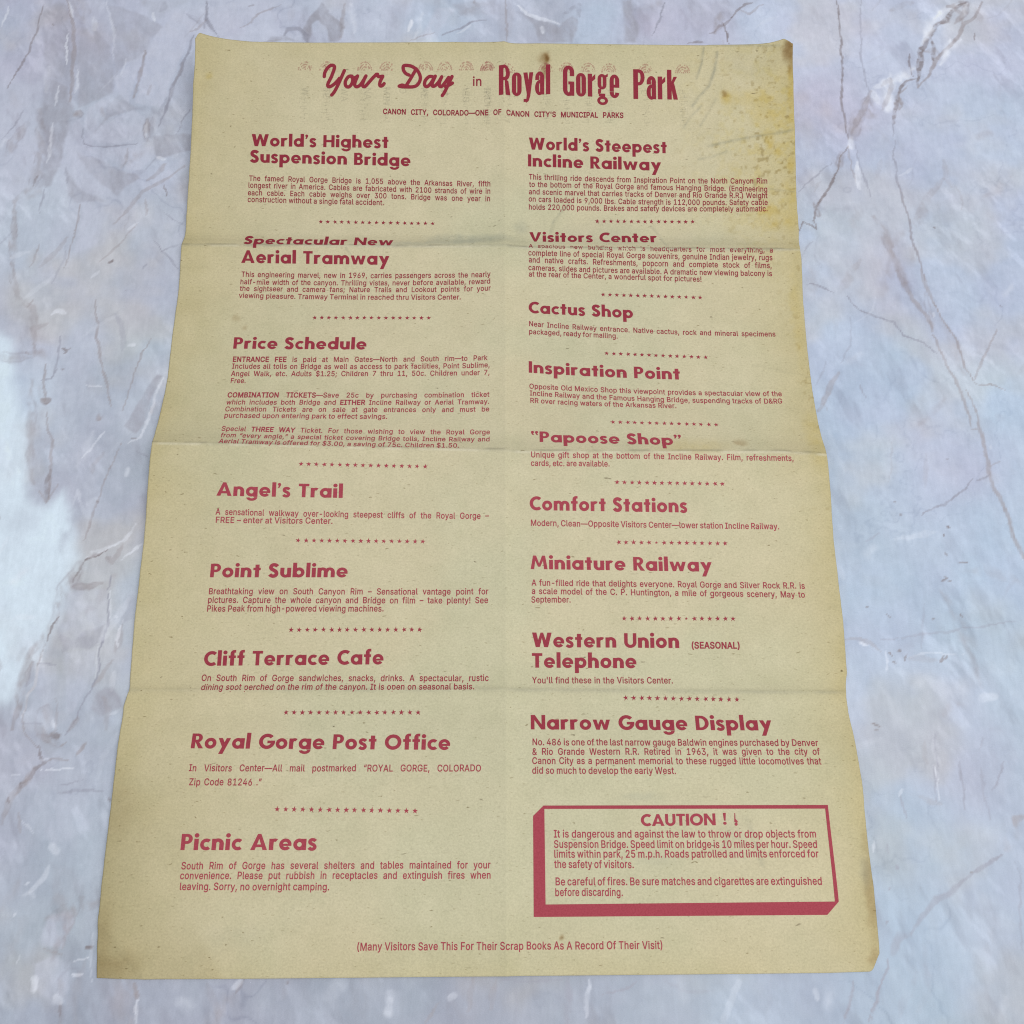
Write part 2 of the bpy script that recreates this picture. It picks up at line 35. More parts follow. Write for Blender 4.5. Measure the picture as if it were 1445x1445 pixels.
MB = json.loads(r'''{"V":[["d",2.06,0.9,2377,2491,2317,2452,2260,2369,2202,2338,2152,2262,2111,2175,2083,2077,2061,1956],["b",1.21,0.8,2466,2491,2406,2388,2346,2350,2298,2262,2227,2175,2172,2126,2134,2028,2060,1944],["d",1.3,0.8,2162,2262,2171,2188,2155,2114],["d",1.29,0.8,2063,2004,2018,1992,1975,1956,1958,1896,1928,1813,1913,1731],["b",1.65,0.6,1966,1884,1947,1813],["g",0.71,0.8,1913,1731,1893,1536,1893,1391,1914,1205,1921,1055,1955,847],["b",0.7,0.5,1893,1391,1914,1205,1921,1055,1955,847],["w",4.59,0.8,1937,2028,1912,1908,1900,1813],["w",3.19,0.8,2246,2439,2182,2338,2117,2225],["w",2.42,0.8,2257,2250,2222,2138],["w",2.77,0.8,2033,2028,1980,1992],["w",1.84,0.6,1837,1920,1858,1861],["w",2.45,0.7,2380,2478,2337,2388],["d",0.83,0.7,1724,2504,1722,2312,1705,2065,1680,1884,1679,1743,1686,1639],["d",0.8,0.8,1682,1599,1637,1536,1617,1480,1580,1391,1541,1324,1496,1248,1472,1183,1484,1129,1464,1151,1425,1172,1408,1129],["b",2.34,0.6,1645,1559,1616,1469],["b",1.77,0.6,1499,1270,1498,1221],["g",0.54,0.6,1592,1502,1510,1424,1418,1335],["g",0.46,0.5,1848,2504,1804,2126,1816,1908,1827,1837],["b",0.81,0.5,1678,1605,1681,1469,1700,1391],["g",0.63,0.6,1715,1605,1716,1536,1738,1402,1755,1313],["w",1.97,0.8,1708,1502,1710,1357],["w",1.99,0.7,1701,1650,1690,1593],["b",2.28,0.55,1759,1194,1795,1119,1817,1013,1858,847],["b",1.95,0.3,2115,1402,2031,1324,1960,1205,1916,1151],["b",2.1,0.22,1916,1151,1854,1087,1766,888],["b",3.64,0.5,1754,1778,1712,1662],["b",3.29,0.5,1811,1861,1810,1778],["g",2.66,0.4,1510,1242,1692,1248],["d",0.65,0.6,2043,2175,2041,2089,2043,2022],["d",0.75,0.8,2390,2287,2386,2243],["g",0.44,0.5,1464,1066,1414,1013],["w",0.9,0.5,1977,1469,1906,1424],["d",0.53,0.8,2021,1140,2026,1134],["b",4.53,0.15,1783,1708,1889,1650,1919,1593],["w",3.76,0.7,2330,2478,2254,2427,2174,2350,2134,2275],["w",2.42,0.7,2316,2250,2258,2188,2186,2089],["w",3.14,0.75,2057,2065,1983,2016,1921,1980],["b",1.69,0.5,2289,2465,2381,2484,2367,2427,2302,2350],["b",1.13,0.55,2317,2452,2341,2414,2336,2350],["b",1.49,0.45,2130,2175,2171,2188,2191,2126],["b",1.29,0.4,1889,1956,1934,2004,1923,1920,1872,1813],["b",1.46,0.4,1827,1920,1786,1813,1752,1766,1704,1673],["w",1.84,0.55,1849,1944,1889,1956,1924,2004],["b",0.83,0.5,2014,1956,1960,1908,1962,1813],["b",2.82,0.3,2428,2465,2445,2388,2392,2363],["b",1.31,0.6,1827,917,1856,819,1879,742,1928,675,1943,600],["b",1.15,0.6,1936,917,1955,809,1971,742],["b",2.12,0.5,1940,790,1938,685,1942,609],["b",0.73,0.75,1971,742,1999,647,2036,563,2055,470,2063,415,2086,351],["b",0.95,0.65,1940,581,1972,461,2007,370,2024,262,2042,173,2048,130],["b",1.01,0.7,2046,306,2078,200,2083,103,2086,-51,2087,-93,2115,-210,2151,-365],["b",3.23,0.2,1976,723,2024,535,2051,388],["g",0.41,0.9,1414,843,1471,824,1530,790],["g",0.49,0.9,1582,771,1634,709,1704,675,1783,642,1808,581,1894,549,1950,479],["b",0.8,0.5,2229,609,2156,488,2087,361],["b",0.4,0.7,2085,347,2170,324,2223,302],["b",1.43,0.4,1507,388,1458,306,1400,209],["g",0.57,0.35,1587,666,1572,535,1521,442],["g",0.4,0.4,1464,442,1404,333],["g",0.69,0.9,2087,-93,2033,-118],["g",0.69,0.9,2015,-110,1943,-169,1881,-222,1825,-235,1766,-276],["b",0.47,0.6,2095,-47,2137,-30],["b",0.47,0.6,2043,125,2083,125],["g",0.32,0.6,1590,333,1607,271],["b",3.29,0.25,1782,897,1752,790],["w",0.81,0.6,1956,694,1955,675],["w",0.62,0.5,2113,43,2108,26],["w",4.66,0.15,1696,86,1638,-127],["d",0.46,0.8,1674,-214,1678,-217],["d",0.45,0.8,1854,-347,1856,-352],["d",0.38,0.7,1879,-321,1883,-317],["d",0.41,0.6,2021,809,2022,808],["d",0.38,0.6,1692,-264,1694,-266],["d",0.39,0.6,1916,-17,1920,-19],["d",0.41,0.6,2265,727,2268,725],["w",2.46,0.3,2335,829,2302,781],["w",2.41,0.2,1615,479,1529,442],["b",1.18,0.6,2129,-308,2150,-379,2168,-456],["w",0.59,0.4,2157,-425,2166,-464],["b",2.84,0.28,1803,-571,1843,-647,1869,-765,1894,-838,1907,-939,1914,-982],["b",0.99,0.4,1398,-795,1463,-791,1504,-806,1537,-831],["w",0.71,0.8,1458,-802,1489,-811],["g",0.28,0.45,1541,-795,1703,-773,1857,-747,2123,-710],["w",0.42,0.5,1647,-867,1714,-846,1864,-846],["b",1.41,0.2,1646,-871,1746,-871],["g",0.36,0.3,1735,-639,1695,-831],["w",0.56,0.6,1555,-831,1548,-925],["d",0.51,0.75,1817,-555,1833,-541],["d",0.51,0.75,1832,-533,1839,-539],["d",0.51,0.75,1843,-550,1852,-550],["d",0.49,0.75,1565,-833,1577,-847],["d",0.49,0.75,1576,-876,1589,-882],["d",0.49,0.75,1758,-882,1779,-854],["d",0.49,0.75,1766,-879,1793,-852],["d",0.49,0.75,1633,-853,1628,-878],["d",0.5,0.75,1606,-831,1611,-833],["d",0.5,0.75,1502,-658,1512,-656],["d",0.5,0.75,1573,-684,1592,-693],["d",0.48,0.75,1475,-1119,1491,-1123],["d",0.48,0.75,1491,-1123,1506,-1130],["d",0.48,0.75,1484,-1147,1494,-1145],["d",0.51,0.75,1906,-469,1936,-469],["d",0.52,0.75,1877,-316,1884,-319],["d",0.52,0.75,1854,-349,1858,-352],["d",0.51,0.75,1852,-439,1860,-441],["d",0.5,0.75,1758,-710,1763,-708],["d",0.5,0.75,1873,-684,1879,-699],["w",0.54,0.5,1684,-1265,1693,-1345],["g",0.34,0.55,1707,-1149,1692,-1345],["g",0.34,0.6,1781,-1258,1789,-1345],["g",0.34,0.5,1955,-1252,1904,-1352],["g",0.34,0.4,1892,-1170,1870,-1218],["g",4.14,0.2,1648,-1066,1755,-1108],["w",3.66,0.3,1559,-410,1533,-441],["w",3.49,0.25,1685,-953,1661,-975],["w",2.09,0.35,1908,-1024,1958,-1017],["g",2.06,0.4,1931,-1142,1965,-1149],["g",0.59,0.4,1532,-386,1597,-347],["w",1.92,0.3,1821,-339,1653,-371],["w",0.46,0.6,1685,-1277,1685,-1402],["g",0.33,0.6,1682,-1277,1674,-1402],["g",0.4,0.7,1788,-1297,1792,-1350,1778,-1441],["g",0.33,0.6,1942,-1284,1890,-1376],["g",0.26,0.5,1857,-1290,1867,-1479],["g",0.33,0.6,1544,-1395,1554,-1473],["w",0.79,0.5,1555,-1363,1538,-1395],["b",1.44,0.5,1995,-1463,1959,-1466,1957,-1492],["b",2.6,0.2,1979,-1485,1903,-1587],["b",1.32,0.25,1618,-1398,1689,-1415],["g",0.96,0.8,1886,-1606,1815,-1643,1765,-1668],["g",1.4,0.6,1765,-1668,1713,-1705,1669,-1742,1628,-1754,1581,-1808,1521,-1874],["g",1.62,0.5,1521,-1874,1482,-1874,1449,-1933],["g",0.55,0.9,1427,-1951,1407,-2015,1366,-2090,1326,-2161],["g",0.31,0.7,1296,-2009,1286,-2073,1250,-2136],["g",0.32,0.5,1930,-1624,1943,-1662,1902,-1939],["d",0.38,0.7,1765,-1658,1771,-1660],["g",0.64,0.8,1496,-1643,1500,-1637],["g",0.51,0.8,1459,-1717,1466,-1708],["g",0.31,0.7,1437,-1836,1444,-1828],["w",1.04,0.6,1425,-1549,1424,-1581],["w",2.44,0.3,1211,-2061,1193,-2113],["g",1.83,0.2,1517,-1998,1442,-2136],["b",2.48,0.12,1818,-1826,1759,-2079],["w",2.43,0.25,1828,-2079,1798,-2147],["g",0.32,0.5,1571,-1711,1571,-1717],["g",0.52,0.5,1476,-1562,1476,-1593],["d",0.75,0.6,-2282,2491,-2290,2414,-2290,2287,-2319,2138,-2374,1944],["g",0.36,0.5,-2276,1814,-2308,1720,-2351,1639],["b",1.21,0.7,-2165,2504,-2122,2376,-2084,2188,-2078,2077,-2054,1861],["b",4.71,0.35,-2116,2504,-2079,2388],["g",0.47,0.5,-2175,2401,-2117,2213,-2117,2077],["w",0.85,0.9,-2457,2465,-2455,2427,-2470,2331],["w",0.93,1,-2133,2287,-2125,2188,-2108,2083],["w",0.92,0.9,-2129,1956,-2121,1885,-2128,1837],["w",1.09,0.8,-2123,1743,-2110,1628,-2119,1503],["w",0.75,0.5,-1967,2504,-1902,2275,-1882,2126],["w",1.13,0.8,-2154,2491,-2119,2388],["w",1.88,0.5,-2015,2388,-1995,2313],["w",1.31,1,-1723,2414,-1707,2363],["w",0.92,0.7,-2047,2065,-2041,1920],["w",0.74,0.6,-1824,2126,-1827,2004],["w",1.06,0.7,-1645,1162,-1678,1135],["w",0.92,0.9,-1571,1944,-1580,1896],["w",1.09,0.8,-1672,1755,-1669,1651],["w",1.08,0.8,-1599,1537,-1565,1525],["w",1.04,0.6,-1813,879,-1791,909],["b",1.02,0.7,-1733,2175,-1739,2004,-1753,1885],["g",1.01,0.9,-1501,2275,-1531,2102,-1572,1956,-1602,1720],["b",0.74,0.4,-1531,2102,-1572,1956],["g",0.55,0.7,-1471,1814,-1522,1674],["g",2.56,0.5,-1737,1820,-1681,1828,-1622,1793],["b",2.0,0.5,-1673,1761,-1661,1628],["g",1.45,0.4,-1650,1767,-1641,1651],["g",0.63,0.8,-1969,1651,-1953,1605,-1848,1594,-1757,1605,-1701,1611],["g",0.45,0.7,-1974,1720,-1969,1651],["d",0.53,0.7,-1542,1386,-1529,1330,-1521,1298],["b",0.61,0.7,-1923,1270,-1921,1098,-1932,1024,-1944,920],["d",0.78,0.8,-1749,956,-1740,963],["b",1.25,0.45,-1454,1480,-1538,1413,-1639,1336,-1692,1249,-1754,1162],["b",0.7,0.4,-1645,1162,-1719,1035,-1798,961],["g",0.61,0.6,-1561,1066,-1500,1003,-1428,920],["g",0.7,0.5,-1519,1014,-1433,1045],["b",0.8,0.5,-1620,1292,-1610,1205],["g",0.52,0.5,-1587,909,-1578,946],["b",3.24,0.35,-2196,1814,-2170,1651,-2149,1458,-2174,1358,-2232,1292],["d",0.8,0.5,-2150,1436,-2162,1369],["b",1.93,0.4,-2232,1292,-2204,1098,-2172,848],["b",2.01,0.7,-2022,1790,-2007,1788],["b",0.52,0.5,-2081,1056,-2104,920],["g",0.53,0.4,-2217,1119,-2258,1045],["b",0.81,0.5,-1744,1582,-1742,1492],["g",0.72,0.5,-1645,1458,-1599,1537],["g",0.44,0.6,-2103,1369,-2099,1314,-2104,1205],["g",0.44,0.5,-1535,1227,-1465,1173,-1422,1151],["g",0.47,0.5,-1456,2313,-1456,2504],["g",1.5,0.3,-1545,2414,-1415,2300],["d",0.47,0.6,-2218,2348,-2211,2340],["g",0.72,0.5,-2016,1469,-1996,1391],["b",3.67,0.12,-2349,1908,-2318,1837],["b",0.84,0.65,-1780,763,-1748,564,-1709,438,-1668,323,-1645,229],["b",0.59,0.65,-1510,564,-1552,419,-1584,267,-1592,211],["b",1.49,0.6,-1686,178,-1679,192],["w",0.91,0.8,-1429,375,-1459,285,-1467,211,-1495,91,-1557,55],["w",0.49,0.7,-1656,109,-1697,45,-1731,-9],["b",0.4,0.6,-1582,55,-1607,-62,-1636,-212,-1670,-375],["d",0.56,0.9,-1636,-212,-1631,-217],["b",0.98,0.6,-1914,211,-1870,45,-1856,-44,-1852,-133,-1837,-203],["d",1.3,0.5,-1853,-62,-1862,-124,-1845,-208],["b",2.14,0.35,-2005,361,-1978,192,-1950,-9,-1919,-124],["b",1.72,0.3,-2174,917,-2131,763,-2053,713,-2009,496],["b",0.84,0.6,-1960,428,-1950,361,-1929,257],["b",1.5,0.7,-1943,262,-1921,257],["g",0.42,0.7,-1914,574,-1900,457,-1920,361],["g",0.42,0.7,-1958,361,-1920,361,-1895,419],["d",0.51,0.7,-1891,510,-1868,501],["d",0.51,0.6,-1879,486,-1856,507],["d",0.42,0.6,-1878,409,-1871,407],["d",0.52,0.6,-1657,804,-1652,804],["w",1.2,0.9,-1964,678,-1941,698,-1908,683],["w",0.75,0.9,-1763,333,-1693,323],["w",1.02,0.8,-1605,530,-1584,533],["w",1.3,0.7,-1530,-89,-1529,-62],["d",0.82,0.6,-1543,77,-1518,82],["g",0.49,0.6,-1510,18,-1449,-9],["w",0.8,0.4,-1686,-264,-1725,-159,-1733,-221],["w",0.95,0.6,-1631,-426,-1561,-409,-1501,-375,-1461,-307],["b",1.36,0.3,-1979,633,-2037,613,-2013,515],["b",0.69,0.5,-2068,753,-2081,723],["b",0.85,0.5,-2053,496,-2025,486],["b",2.03,0.3,-1979,496,-1963,476],["b",4.96,0.15,-1965,323,-1907,-44],["b",0.4,0.5,-1889,-159,-1844,-212,-1819,-133],["b",3.24,0.5,-1673,-490,-1687,-542,-1711,-572,-1737,-638],["b",2.07,0.45,-1737,-638,-1746,-718,-1783,-797,-1815,-853,-1839,-923,-1843,-1020],["d",0.56,0.8,-1731,-696,-1747,-732,-1760,-797],["d",0.71,0.8,-1571,-424,-1601,-438,-1623,-441,-1656,-460],["d",0.5,0.6,-1656,-460,-1676,-520,-1691,-565],["b",1.14,0.5,-1513,-400,-1540,-468,-1571,-453],["b",1.41,0.5,-1682,-576,-1625,-579,-1570,-561],["w",0.64,0.8,-1434,-392,-1473,-430,-1512,-460],["w",0.64,0.7,-1657,-453,-1575,-422,-1509,-377],["g",0.55,0.9,-1537,-490,-1538,-587,-1525,-725,-1540,-811,-1541,-937,-1553,-986,-1595,-1081,-1630,-1162],["w",0.56,0.7,-1529,-594,-1521,-718],["w",0.55,0.5,-1548,-825,-1548,-937],["b",1.24,0.45,-1470,-725,-1470,-782,-1490,-839],["w",0.62,0.9,-1473,-703,-1476,-739,-1482,-825],["b",1.09,0.45,-1486,-874,-1509,-909,-1548,-972],["b",1.07,0.4,-1594,-1088,-1620,-1142],["b",0.61,0.6,-1766,-811,-1776,-881,-1780,-965,-1798,-1006,-1805,-1088,-1783,-1162,-1731,-1209],["w",0.54,0.6,-1768,-846,-1783,-972,-1800,-1013,-1807,-1095],["b",1.49,0.5,-1804,-881,-1820,-951,-1826,-1040,-1833,-1142],["g",1.09,0.4,-1810,-972,-1800,-951,-1797,-881],["d",1.6,0.9,-1677,-1163,-1662,-1170],["b",0.93,0.8,-1548,-1195,-1562,-1215,-1583,-1232],["b",0.79,0.7,-1607,-1251,-1664,-1251,-1689,-1261],["d",0.92,0.6,-1729,-1202,-1692,-1268,-1731,-1294,-1747,-1320,-1783,-1346],["b",1.31,0.5,-1760,-1320,-1781,-1378],["w",0.59,0.9,-1704,-1294,-1638,-1288,-1573,-1278],["w",0.53,0.8,-1704,-1255,-1678,-1248],["b",1.6,0.35,-1735,-1162,-1637,-1209],["b",0.47,0.6,-1644,-1209,-1619,-1195],["w",0.84,0.6,-1510,-693,-1499,-696],["w",1.07,0.6,-1686,-1108,-1676,-1128],["g",0.4,0.5,-1799,-1122,-1724,-1125],["b",0.54,0.4,-1686,-1020,-1667,-1142,-1696,-1175],["g",0.34,0.6,-1782,-888,-1692,-888],["g",0.33,0.5,-1635,-1353,-1538,-1333],["w",0.81,0.6,-1412,-993,-1417,-1006],["w",1.36,0.4,-1472,-923,-1470,-993],["w",0.81,0.6,-1445,-1078,-1471,-1088],["w",0.59,0.5,-1815,-1314,-1776,-1307],["b",1.85,0.35,-1730,-1290,-1775,-1350,-1800,-1402,-1819,-1485],["d",0.8,0.6,-1772,-1363,-1780,-1336],["d",0.73,0.6,-1812,-1389,-1801,-1415],["b",0.92,0.4,-1759,-1447,-1739,-1524],["w",0.59,0.5,-1740,-1479,-1693,-1524],["g",0.33,0.6,-1621,-1382,-1535,-1372,-1441,-1371],["g",0.33,0.4,-1609,-1376,-1536,-1363],["w",1.94,0.4,-1612,-1574,-1597,-1587],["w",0.64,0.9,-1700,-1702,-1691,-1693],["w",1.27,0.5,-1680,-1723,-1664,-1742],["w",0.5,0.9,-1491,-1966,-1457,-1957,-1427,-1945],["d",0.56,0.7,-1445,-1919,-1427,-1909],["b",0.56,0.4,-1605,-1910,-1557,-1933,-1517,-1945],["b",0.88,0.35,-1495,-1832,-1526,-1880,-1527,-1922],["w",0.86,0.8,-1482,-2007,-1444,-2009],["w",1.84,0.6,-1617,-2021,-1615,-2050],["w",1.83,0.6,-1529,-2073,-1515,-2084],["b",2.43,0.3,-1524,-2021,-1507,-2096,-1504,-2158],["d",0.49,0.5,-1510,-2096,-1510,-2136],["b",0.55,0.7,-1257,-2030,-1240,-2084],["w",0.42,0.6,-1232,-2084,-1244,-2158],["b",2.5,0.16,-1719,-1880,-1704,-1933,-1682,-1832],["w",0.63,0.6,-1718,-1814,-1716,-1802],["w",0.56,0.5,-1683,-1963,-1679,-1933],["b",1.9,0.2,-1572,-1748,-1516,-1778],["d",0.53,0.6,-1434,-1398,-1430,-1402],["g",0.65,0.4,-1796,-1618,-1797,-1574],["w",0.62,0.4,-1426,-1862,-1410,-2021],["g",0.95,0.9,-1461,2504,-1453,2374,-1426,2331,-1381,2261],["b",0.95,0.4,-1453,2374,-1486,2317,-1522,2296],["g",1.26,0.8,-1046,2268,-1038,2310,-989,2317,-948,2282,-934,2233],["b",0.85,0.5,-1282,2317,-1219,2360,-1201,2403,-1073,2475],["d",1.06,0.4,-1245,2460,-1223,2468],["g",0.74,0.9,-266,2275,-190,2317,-124,2360,-47,2371],["b",0.63,0.5,-430,2240,-365,2268,-299,2292],["w",2.75,0.5,-728,2475,-707,2289],["w",1.69,0.9,-423,2374,-437,2303],["w",2.74,0.4,-369,2417,-397,2261],["w",1.05,0.7,-189,2289,-124,2346],["b",1.27,0.5,-761,2475,-770,2247],["b",0.85,0.5,-109,2475,-98,2504],["g",0.63,0.4,-1557,2417,-1483,2346],["b",3.18,0.2,-103,2460,-158,2417],["b",0.84,0.4,-1154,2240,-1067,2247],["w",1.37,0.9,119,2472,158,2417,213,2388,324,2348],["w",1.26,1,229,2324,235,2289],["g",0.63,0.9,864,2504,828,2374,784,2275],["d",0.95,0.7,1297,2489,1250,2468,1215,2446,1184,2396],["d",0.95,0.6,1184,2396,1152,2346,1118,2331,1088,2289,1060,2282],["d",0.74,0.9,1142,2360,1153,2275,1157,2219],["d",0.94,0.7,957,2221,990,2226,1035,2233],["b",2.53,0.4,1135,2417,1093,2289],["b",0.95,0.5,53,2504,59,2233],["g",1.48,0.5,347,2417,426,2475,413,2374],["b",0.95,0.5,1215,2446,1280,2417,1351,2475],["b",6.01,0.3,-1297,-2004,-1292,-2080,-1251,-2161],["b",0.8,0.7,-1249,-2033,-1235,-2080],["w",0.7,0.6,-1233,-2080,-1235,-2161],["d",1.01,0.4,-872,-2021,-894,-2061],["w",1.21,0.7,-882,-2023,-901,-2042],["b",3.99,0.3,-899,-2066,-931,-2108,-957,-2161],["g",4.81,0.35,-673,-2023,-633,-2080,-586,-2161],["w",3.0,0.4,-1098,-2094,-1056,-2104],["w",2.0,0.4,-347,-2071,-350,-2127],["w",1.2,0.6,-134,-2080,-124,-2071],["b",6.0,0.15,-72,-2042,-91,-2161],["b",0.8,0.4,-165,-2090,-225,-2161],["w",4.99,0.2,-808,-2090,-742,-2136],["w",4.02,0.3,-560,-2080,-531,-2042],["d",0.61,0.6,-720,-2034,-714,-2037],["b",6.0,0.1,-437,-2042,-472,-2161],["d",1.02,0.7,-1440,-1917,-1425,-1910],["g",1.6,0.7,282,-2012,278,-2078,272,-2161],["w",1.2,0.6,352,-2021,347,-2144],["g",0.4,0.8,401,-2069,484,-2054,532,-2026],["g",0.4,0.7,36,-2026,162,-2028,266,-2016],["g",0.6,0.4,99,-2059,89,-2161],["b",1.41,0.25,-58,-2021,-77,-2116],["b",1.41,0.25,26,-2021,6,-2116],["w",1.2,0.5,1161,-2059,1164,-2078],["g",0.81,0.3,621,-2021,703,-2059,796,-2059],["w",3.02,0.2,684,-2021,691,-2078],["g",0.6,0.5,1294,-2026,1249,-2153],["g",0.8,0.6,1405,-2021,1343,-2144]],"PG":[["p",0.75,1.0,-1990,1576,-1954,1548,-1818,1503,-1767,1469,-1689,1436,-1667,1413,-1709,1380,-1755,1309,-1813,1364,-1911,1441,-1969,1525],["p",0.6,1.0,-2021,1469,-1970,1402,-1915,1341,-1806,1281,-1843,1281,-1933,1276,-1984,1314],["p",0.7,0.8,-1633,1662,-1568,1674,-1451,1674,-1441,1576,-1526,1548,-1597,1520,-1618,1582],["p",0.7,1.2,-2199,2016,-2086,1968,-2030,1814,-2046,1697,-2046,1480,-2084,1369,-2138,1358,-2138,1537,-2186,1720],["p",0.5,1.0,-2282,2427,-2210,2504,-2160,2465,-2077,2138,-2072,1968,-2194,2016,-2252,2262],["p",0.55,1.2,-2074,2350,-2007,2262,-1997,2325,-1911,2200,-1872,2089,-1853,1908,-1942,1861,-2011,1814,-2066,2126],["p",0.5,1.0,-1947,2465,-1803,2427,-1653,2325,-1720,2225,-1729,2138,-1821,2102,-1856,2004,-1915,2300],["p",0.5,0.8,-1888,1743,-1864,1849,-1815,1908,-1736,1814,-1853,1767,-1923,1662],["p",0.35,1.0,-1589,1932,-1497,2188,-1457,1814,-1539,1662,-1615,1674],["l",0.8,0.8,-1866,2004,-1775,2126,-1730,2188,-1748,2065,-1774,1849,-1824,1908],["l",0.8,0.8,-1703,2250,-1672,2313,-1606,2427,-1510,2363,-1519,2262,-1578,2004,-1614,1825,-1741,1849,-1732,2089],["l",0.7,0.8,-1973,1814,-1905,1873,-1866,1861,-1919,1697,-1959,1651],["l",0.6,0.8,-1884,1720,-1746,1814,-1684,1778,-1686,1639,-1831,1605,-1950,1651],["l",0.6,0.8,-1998,1594,-1865,1582,-1746,1594,-1742,1492,-1819,1514],["l",0.6,0.8,-1735,1582,-1616,1599,-1608,1537,-1673,1458,-1730,1469],["l",0.6,1.2,-2398,1861,-2273,1968,-2208,2016,-2196,1814,-2165,1503,-2193,1358,-2262,1281,-2277,1151],["l",0.6,1.0,-2111,2504,-2031,2504,-1950,2491,-1998,2338,-2008,2269,-2061,2363],["l",0.5,1.0,-2054,1720,-1987,1778,-1969,1651,-2018,1605,-1812,1458,-1783,1314,-1922,1325,-2020,1492],["l",0.5,1.0,-1670,1358,-1444,1559,-1443,1469,-1612,1336],["l",0.5,1,-1906,1281,-1799,1227,-1811,1056,-1910,993],["l",0.4,1.2,-2101,848,-2027,1056,-1968,848],["l",0.5,0.8,-2076,2065,-2043,2102,-2025,1908,-2055,1920],["g",0.3,2.0,-1803,2504,-1555,2504,-1626,2427,-1715,2350],["p",0.8,0.7,-1463,390,-1438,380,-1480,248,-1489,146,-1521,100,-1576,137,-1537,229],["g",0.35,2.5,-1921,-62,-1866,-44,-1826,-194,-1839,-216,-1897,-159],["c",1.0,4.0,-2318,660,-2118,553,-2071,344,-1994,175,-1955,10,-1930,-183,-1891,-208,-1842,-220,-1781,-157,-1732,-245,-1692,-400,-1656,-491,-1690,-535,-1715,-639,-1742,-741,-1772,-855,-1822,-939,-1853,-1036,-2003,-1090],["p",0.7,0.8,-1718,-761,-1650,-797,-1621,-754,-1533,-732,-1540,-804,-1595,-839,-1646,-825,-1692,-839],["p",0.7,0.8,-1543,-1061,-1534,-999,-1499,-979,-1464,-986,-1438,-1027,-1433,-1061,-1504,-1095],["l",0.4,0.9,-1708,-594,-1538,-587,-1533,-732,-1644,-790,-1693,-739],["l",0.45,0.9,-1685,-839,-1553,-839,-1551,-951,-1610,-1068,-1636,-1074],["l",0.4,0.9,-1774,-895,-1699,-888,-1693,-1020,-1732,-1115,-1791,-1088],["g",0.45,1.0,-1724,-1189,-1677,-1169,-1637,-1209,-1678,-1248],["l",0.7,0.8,-1629,-1880,-1577,-1802,-1511,-1790,-1497,-1838,-1519,-1886,-1527,-1922,-1606,-1907],["l",0.5,1.0,-1629,-1963,-1562,-1939,-1500,-1969,-1481,-2056,-1532,-2096,-1615,-2050],["p",0.3,1.5,-1602,-1637,-1515,-1649,-1478,-1723,-1518,-1766,-1599,-1784],["l",0.35,1.5,-1710,-1376,-1519,-1389,-1490,-1498,-1601,-1562,-1699,-1524,-1732,-1447],["p",0.4,2.0,-1390,-2027,-1275,-2033,-1272,-2158,-1334,-2158],["p",0.9,0.7,-972,2303,-933,2388,-879,2492,-835,2417,-759,2346,-775,2233,-824,2233,-855,2331,-888,2371,-917,2346,-925,2233,-946,2254],["p",0.5,1.0,-1142,2233,-1124,2275,-1046,2268,-967,2240],["p",0.25,2.0,-517,2504,-428,2504,-485,2247,-561,2233],["l",0.5,0.9,-1439,2460,-1276,2504,-1075,2504,-1241,2360,-1375,2261],["l",0.5,1.0,-1035,2261,-1016,2303,-961,2303,-934,2233],["p",0.4,1.5,-226,2475,2,2504,3,2417,-158,2388],["l",0.6,1.5,-292,2460,-203,2446,-288,2261,-386,2247],["p",0.75,0.8,114,2431,191,2346,212,2233,388,2233,418,2374,391,2403,335,2360,323,2331,224,2374],["p",0.7,1.2,633,2504,684,2504,696,2403,721,2331,706,2233,645,2233],["p",0.3,2.0,963,2504,1342,2504,1202,2417,1108,2346,991,2233,964,2331],["p",0.35,1.5,2,2475,69,2504,103,2417,70,2233,26,2233],["p",0.25,2,692,2446,829,2504,850,2475,777,2360,710,2346]],"TC":[[-242,241,187,190,210],[-204,223,184,182,200],[-169,223,192,196,216],[-215,162,193,195,213],[-178,162,184,186,203],[-156,142,190,194,212],[-214,111,194,198,214],[-181,111,190,193,208],[-155,111,188,192,206],[-201,73,186,188,203],[-163,73,182,186,202],[-149,55,180,185,201],[-207,28,196,206,224],[-173,28,178,182,198],[-149,8,180,184,198],[-161,-18,180,182,198],[-146,-37,184,186,200],[-154,-64,186,192,206],[-161,-78,184,190,204],[-175,-95,186,190,204],[-147,-95,184,190,206],[-179,-122,184,184,200],[-160,-122,182,187,202],[-147,-141,182,188,204],[-170,-158,178,182,198],[-155,-158,178,184,200],[-160,-190,178,182,196],[-143,-206,176,180,196],[-167,-213,172,178,194],[-142,237,196,198,216],[-107,241,198,202,220],[-64,237,196,200,218],[-35,237,194,202,222],[-7,237,196,200,218],[22,237,190,192,208],[46,237,198,206,226],[82,237,196,196,214],[114,237,200,200,220],[135,237,204,212,232],[159,223,202,208,228],[165,183,198,196,216],[193,214,203,208,228],[247,223,200,204,224],[247,162,196,204,224],[184,142,192,198,218],[150,138,192,198,218],[156,103,190,200,220],[213,114,192,202,222],[159,66,190,200,220],[179,73,190,192,212],[222,66,188,196,216],[170,31,186,198,218],[216,28,188,202,222],[151,1,186,198,218],[190,1,190,194,214],[162,-37,184,194,212],[220,1,188,198,218],[158,-67,182,194,214],[197,-49,186,200,220],[163,-95,182,190,208],[196,-95,182,192,210],[146,-120,182,190,210],[174,-128,180,186,204],[160,-153,180,192,212],[192,-153,180,190,210],[151,-183,180,194,216],[182,-183,180,192,212],[152,-211,176,190,210],[185,-211,178,188,208],[-122,-211,178,182,198],[-85,-211,176,180,196],[-47,-211,174,180,196],[3,-211,174,178,194],[53,-211,172,178,196],[102,-211,174,184,204]]}''')
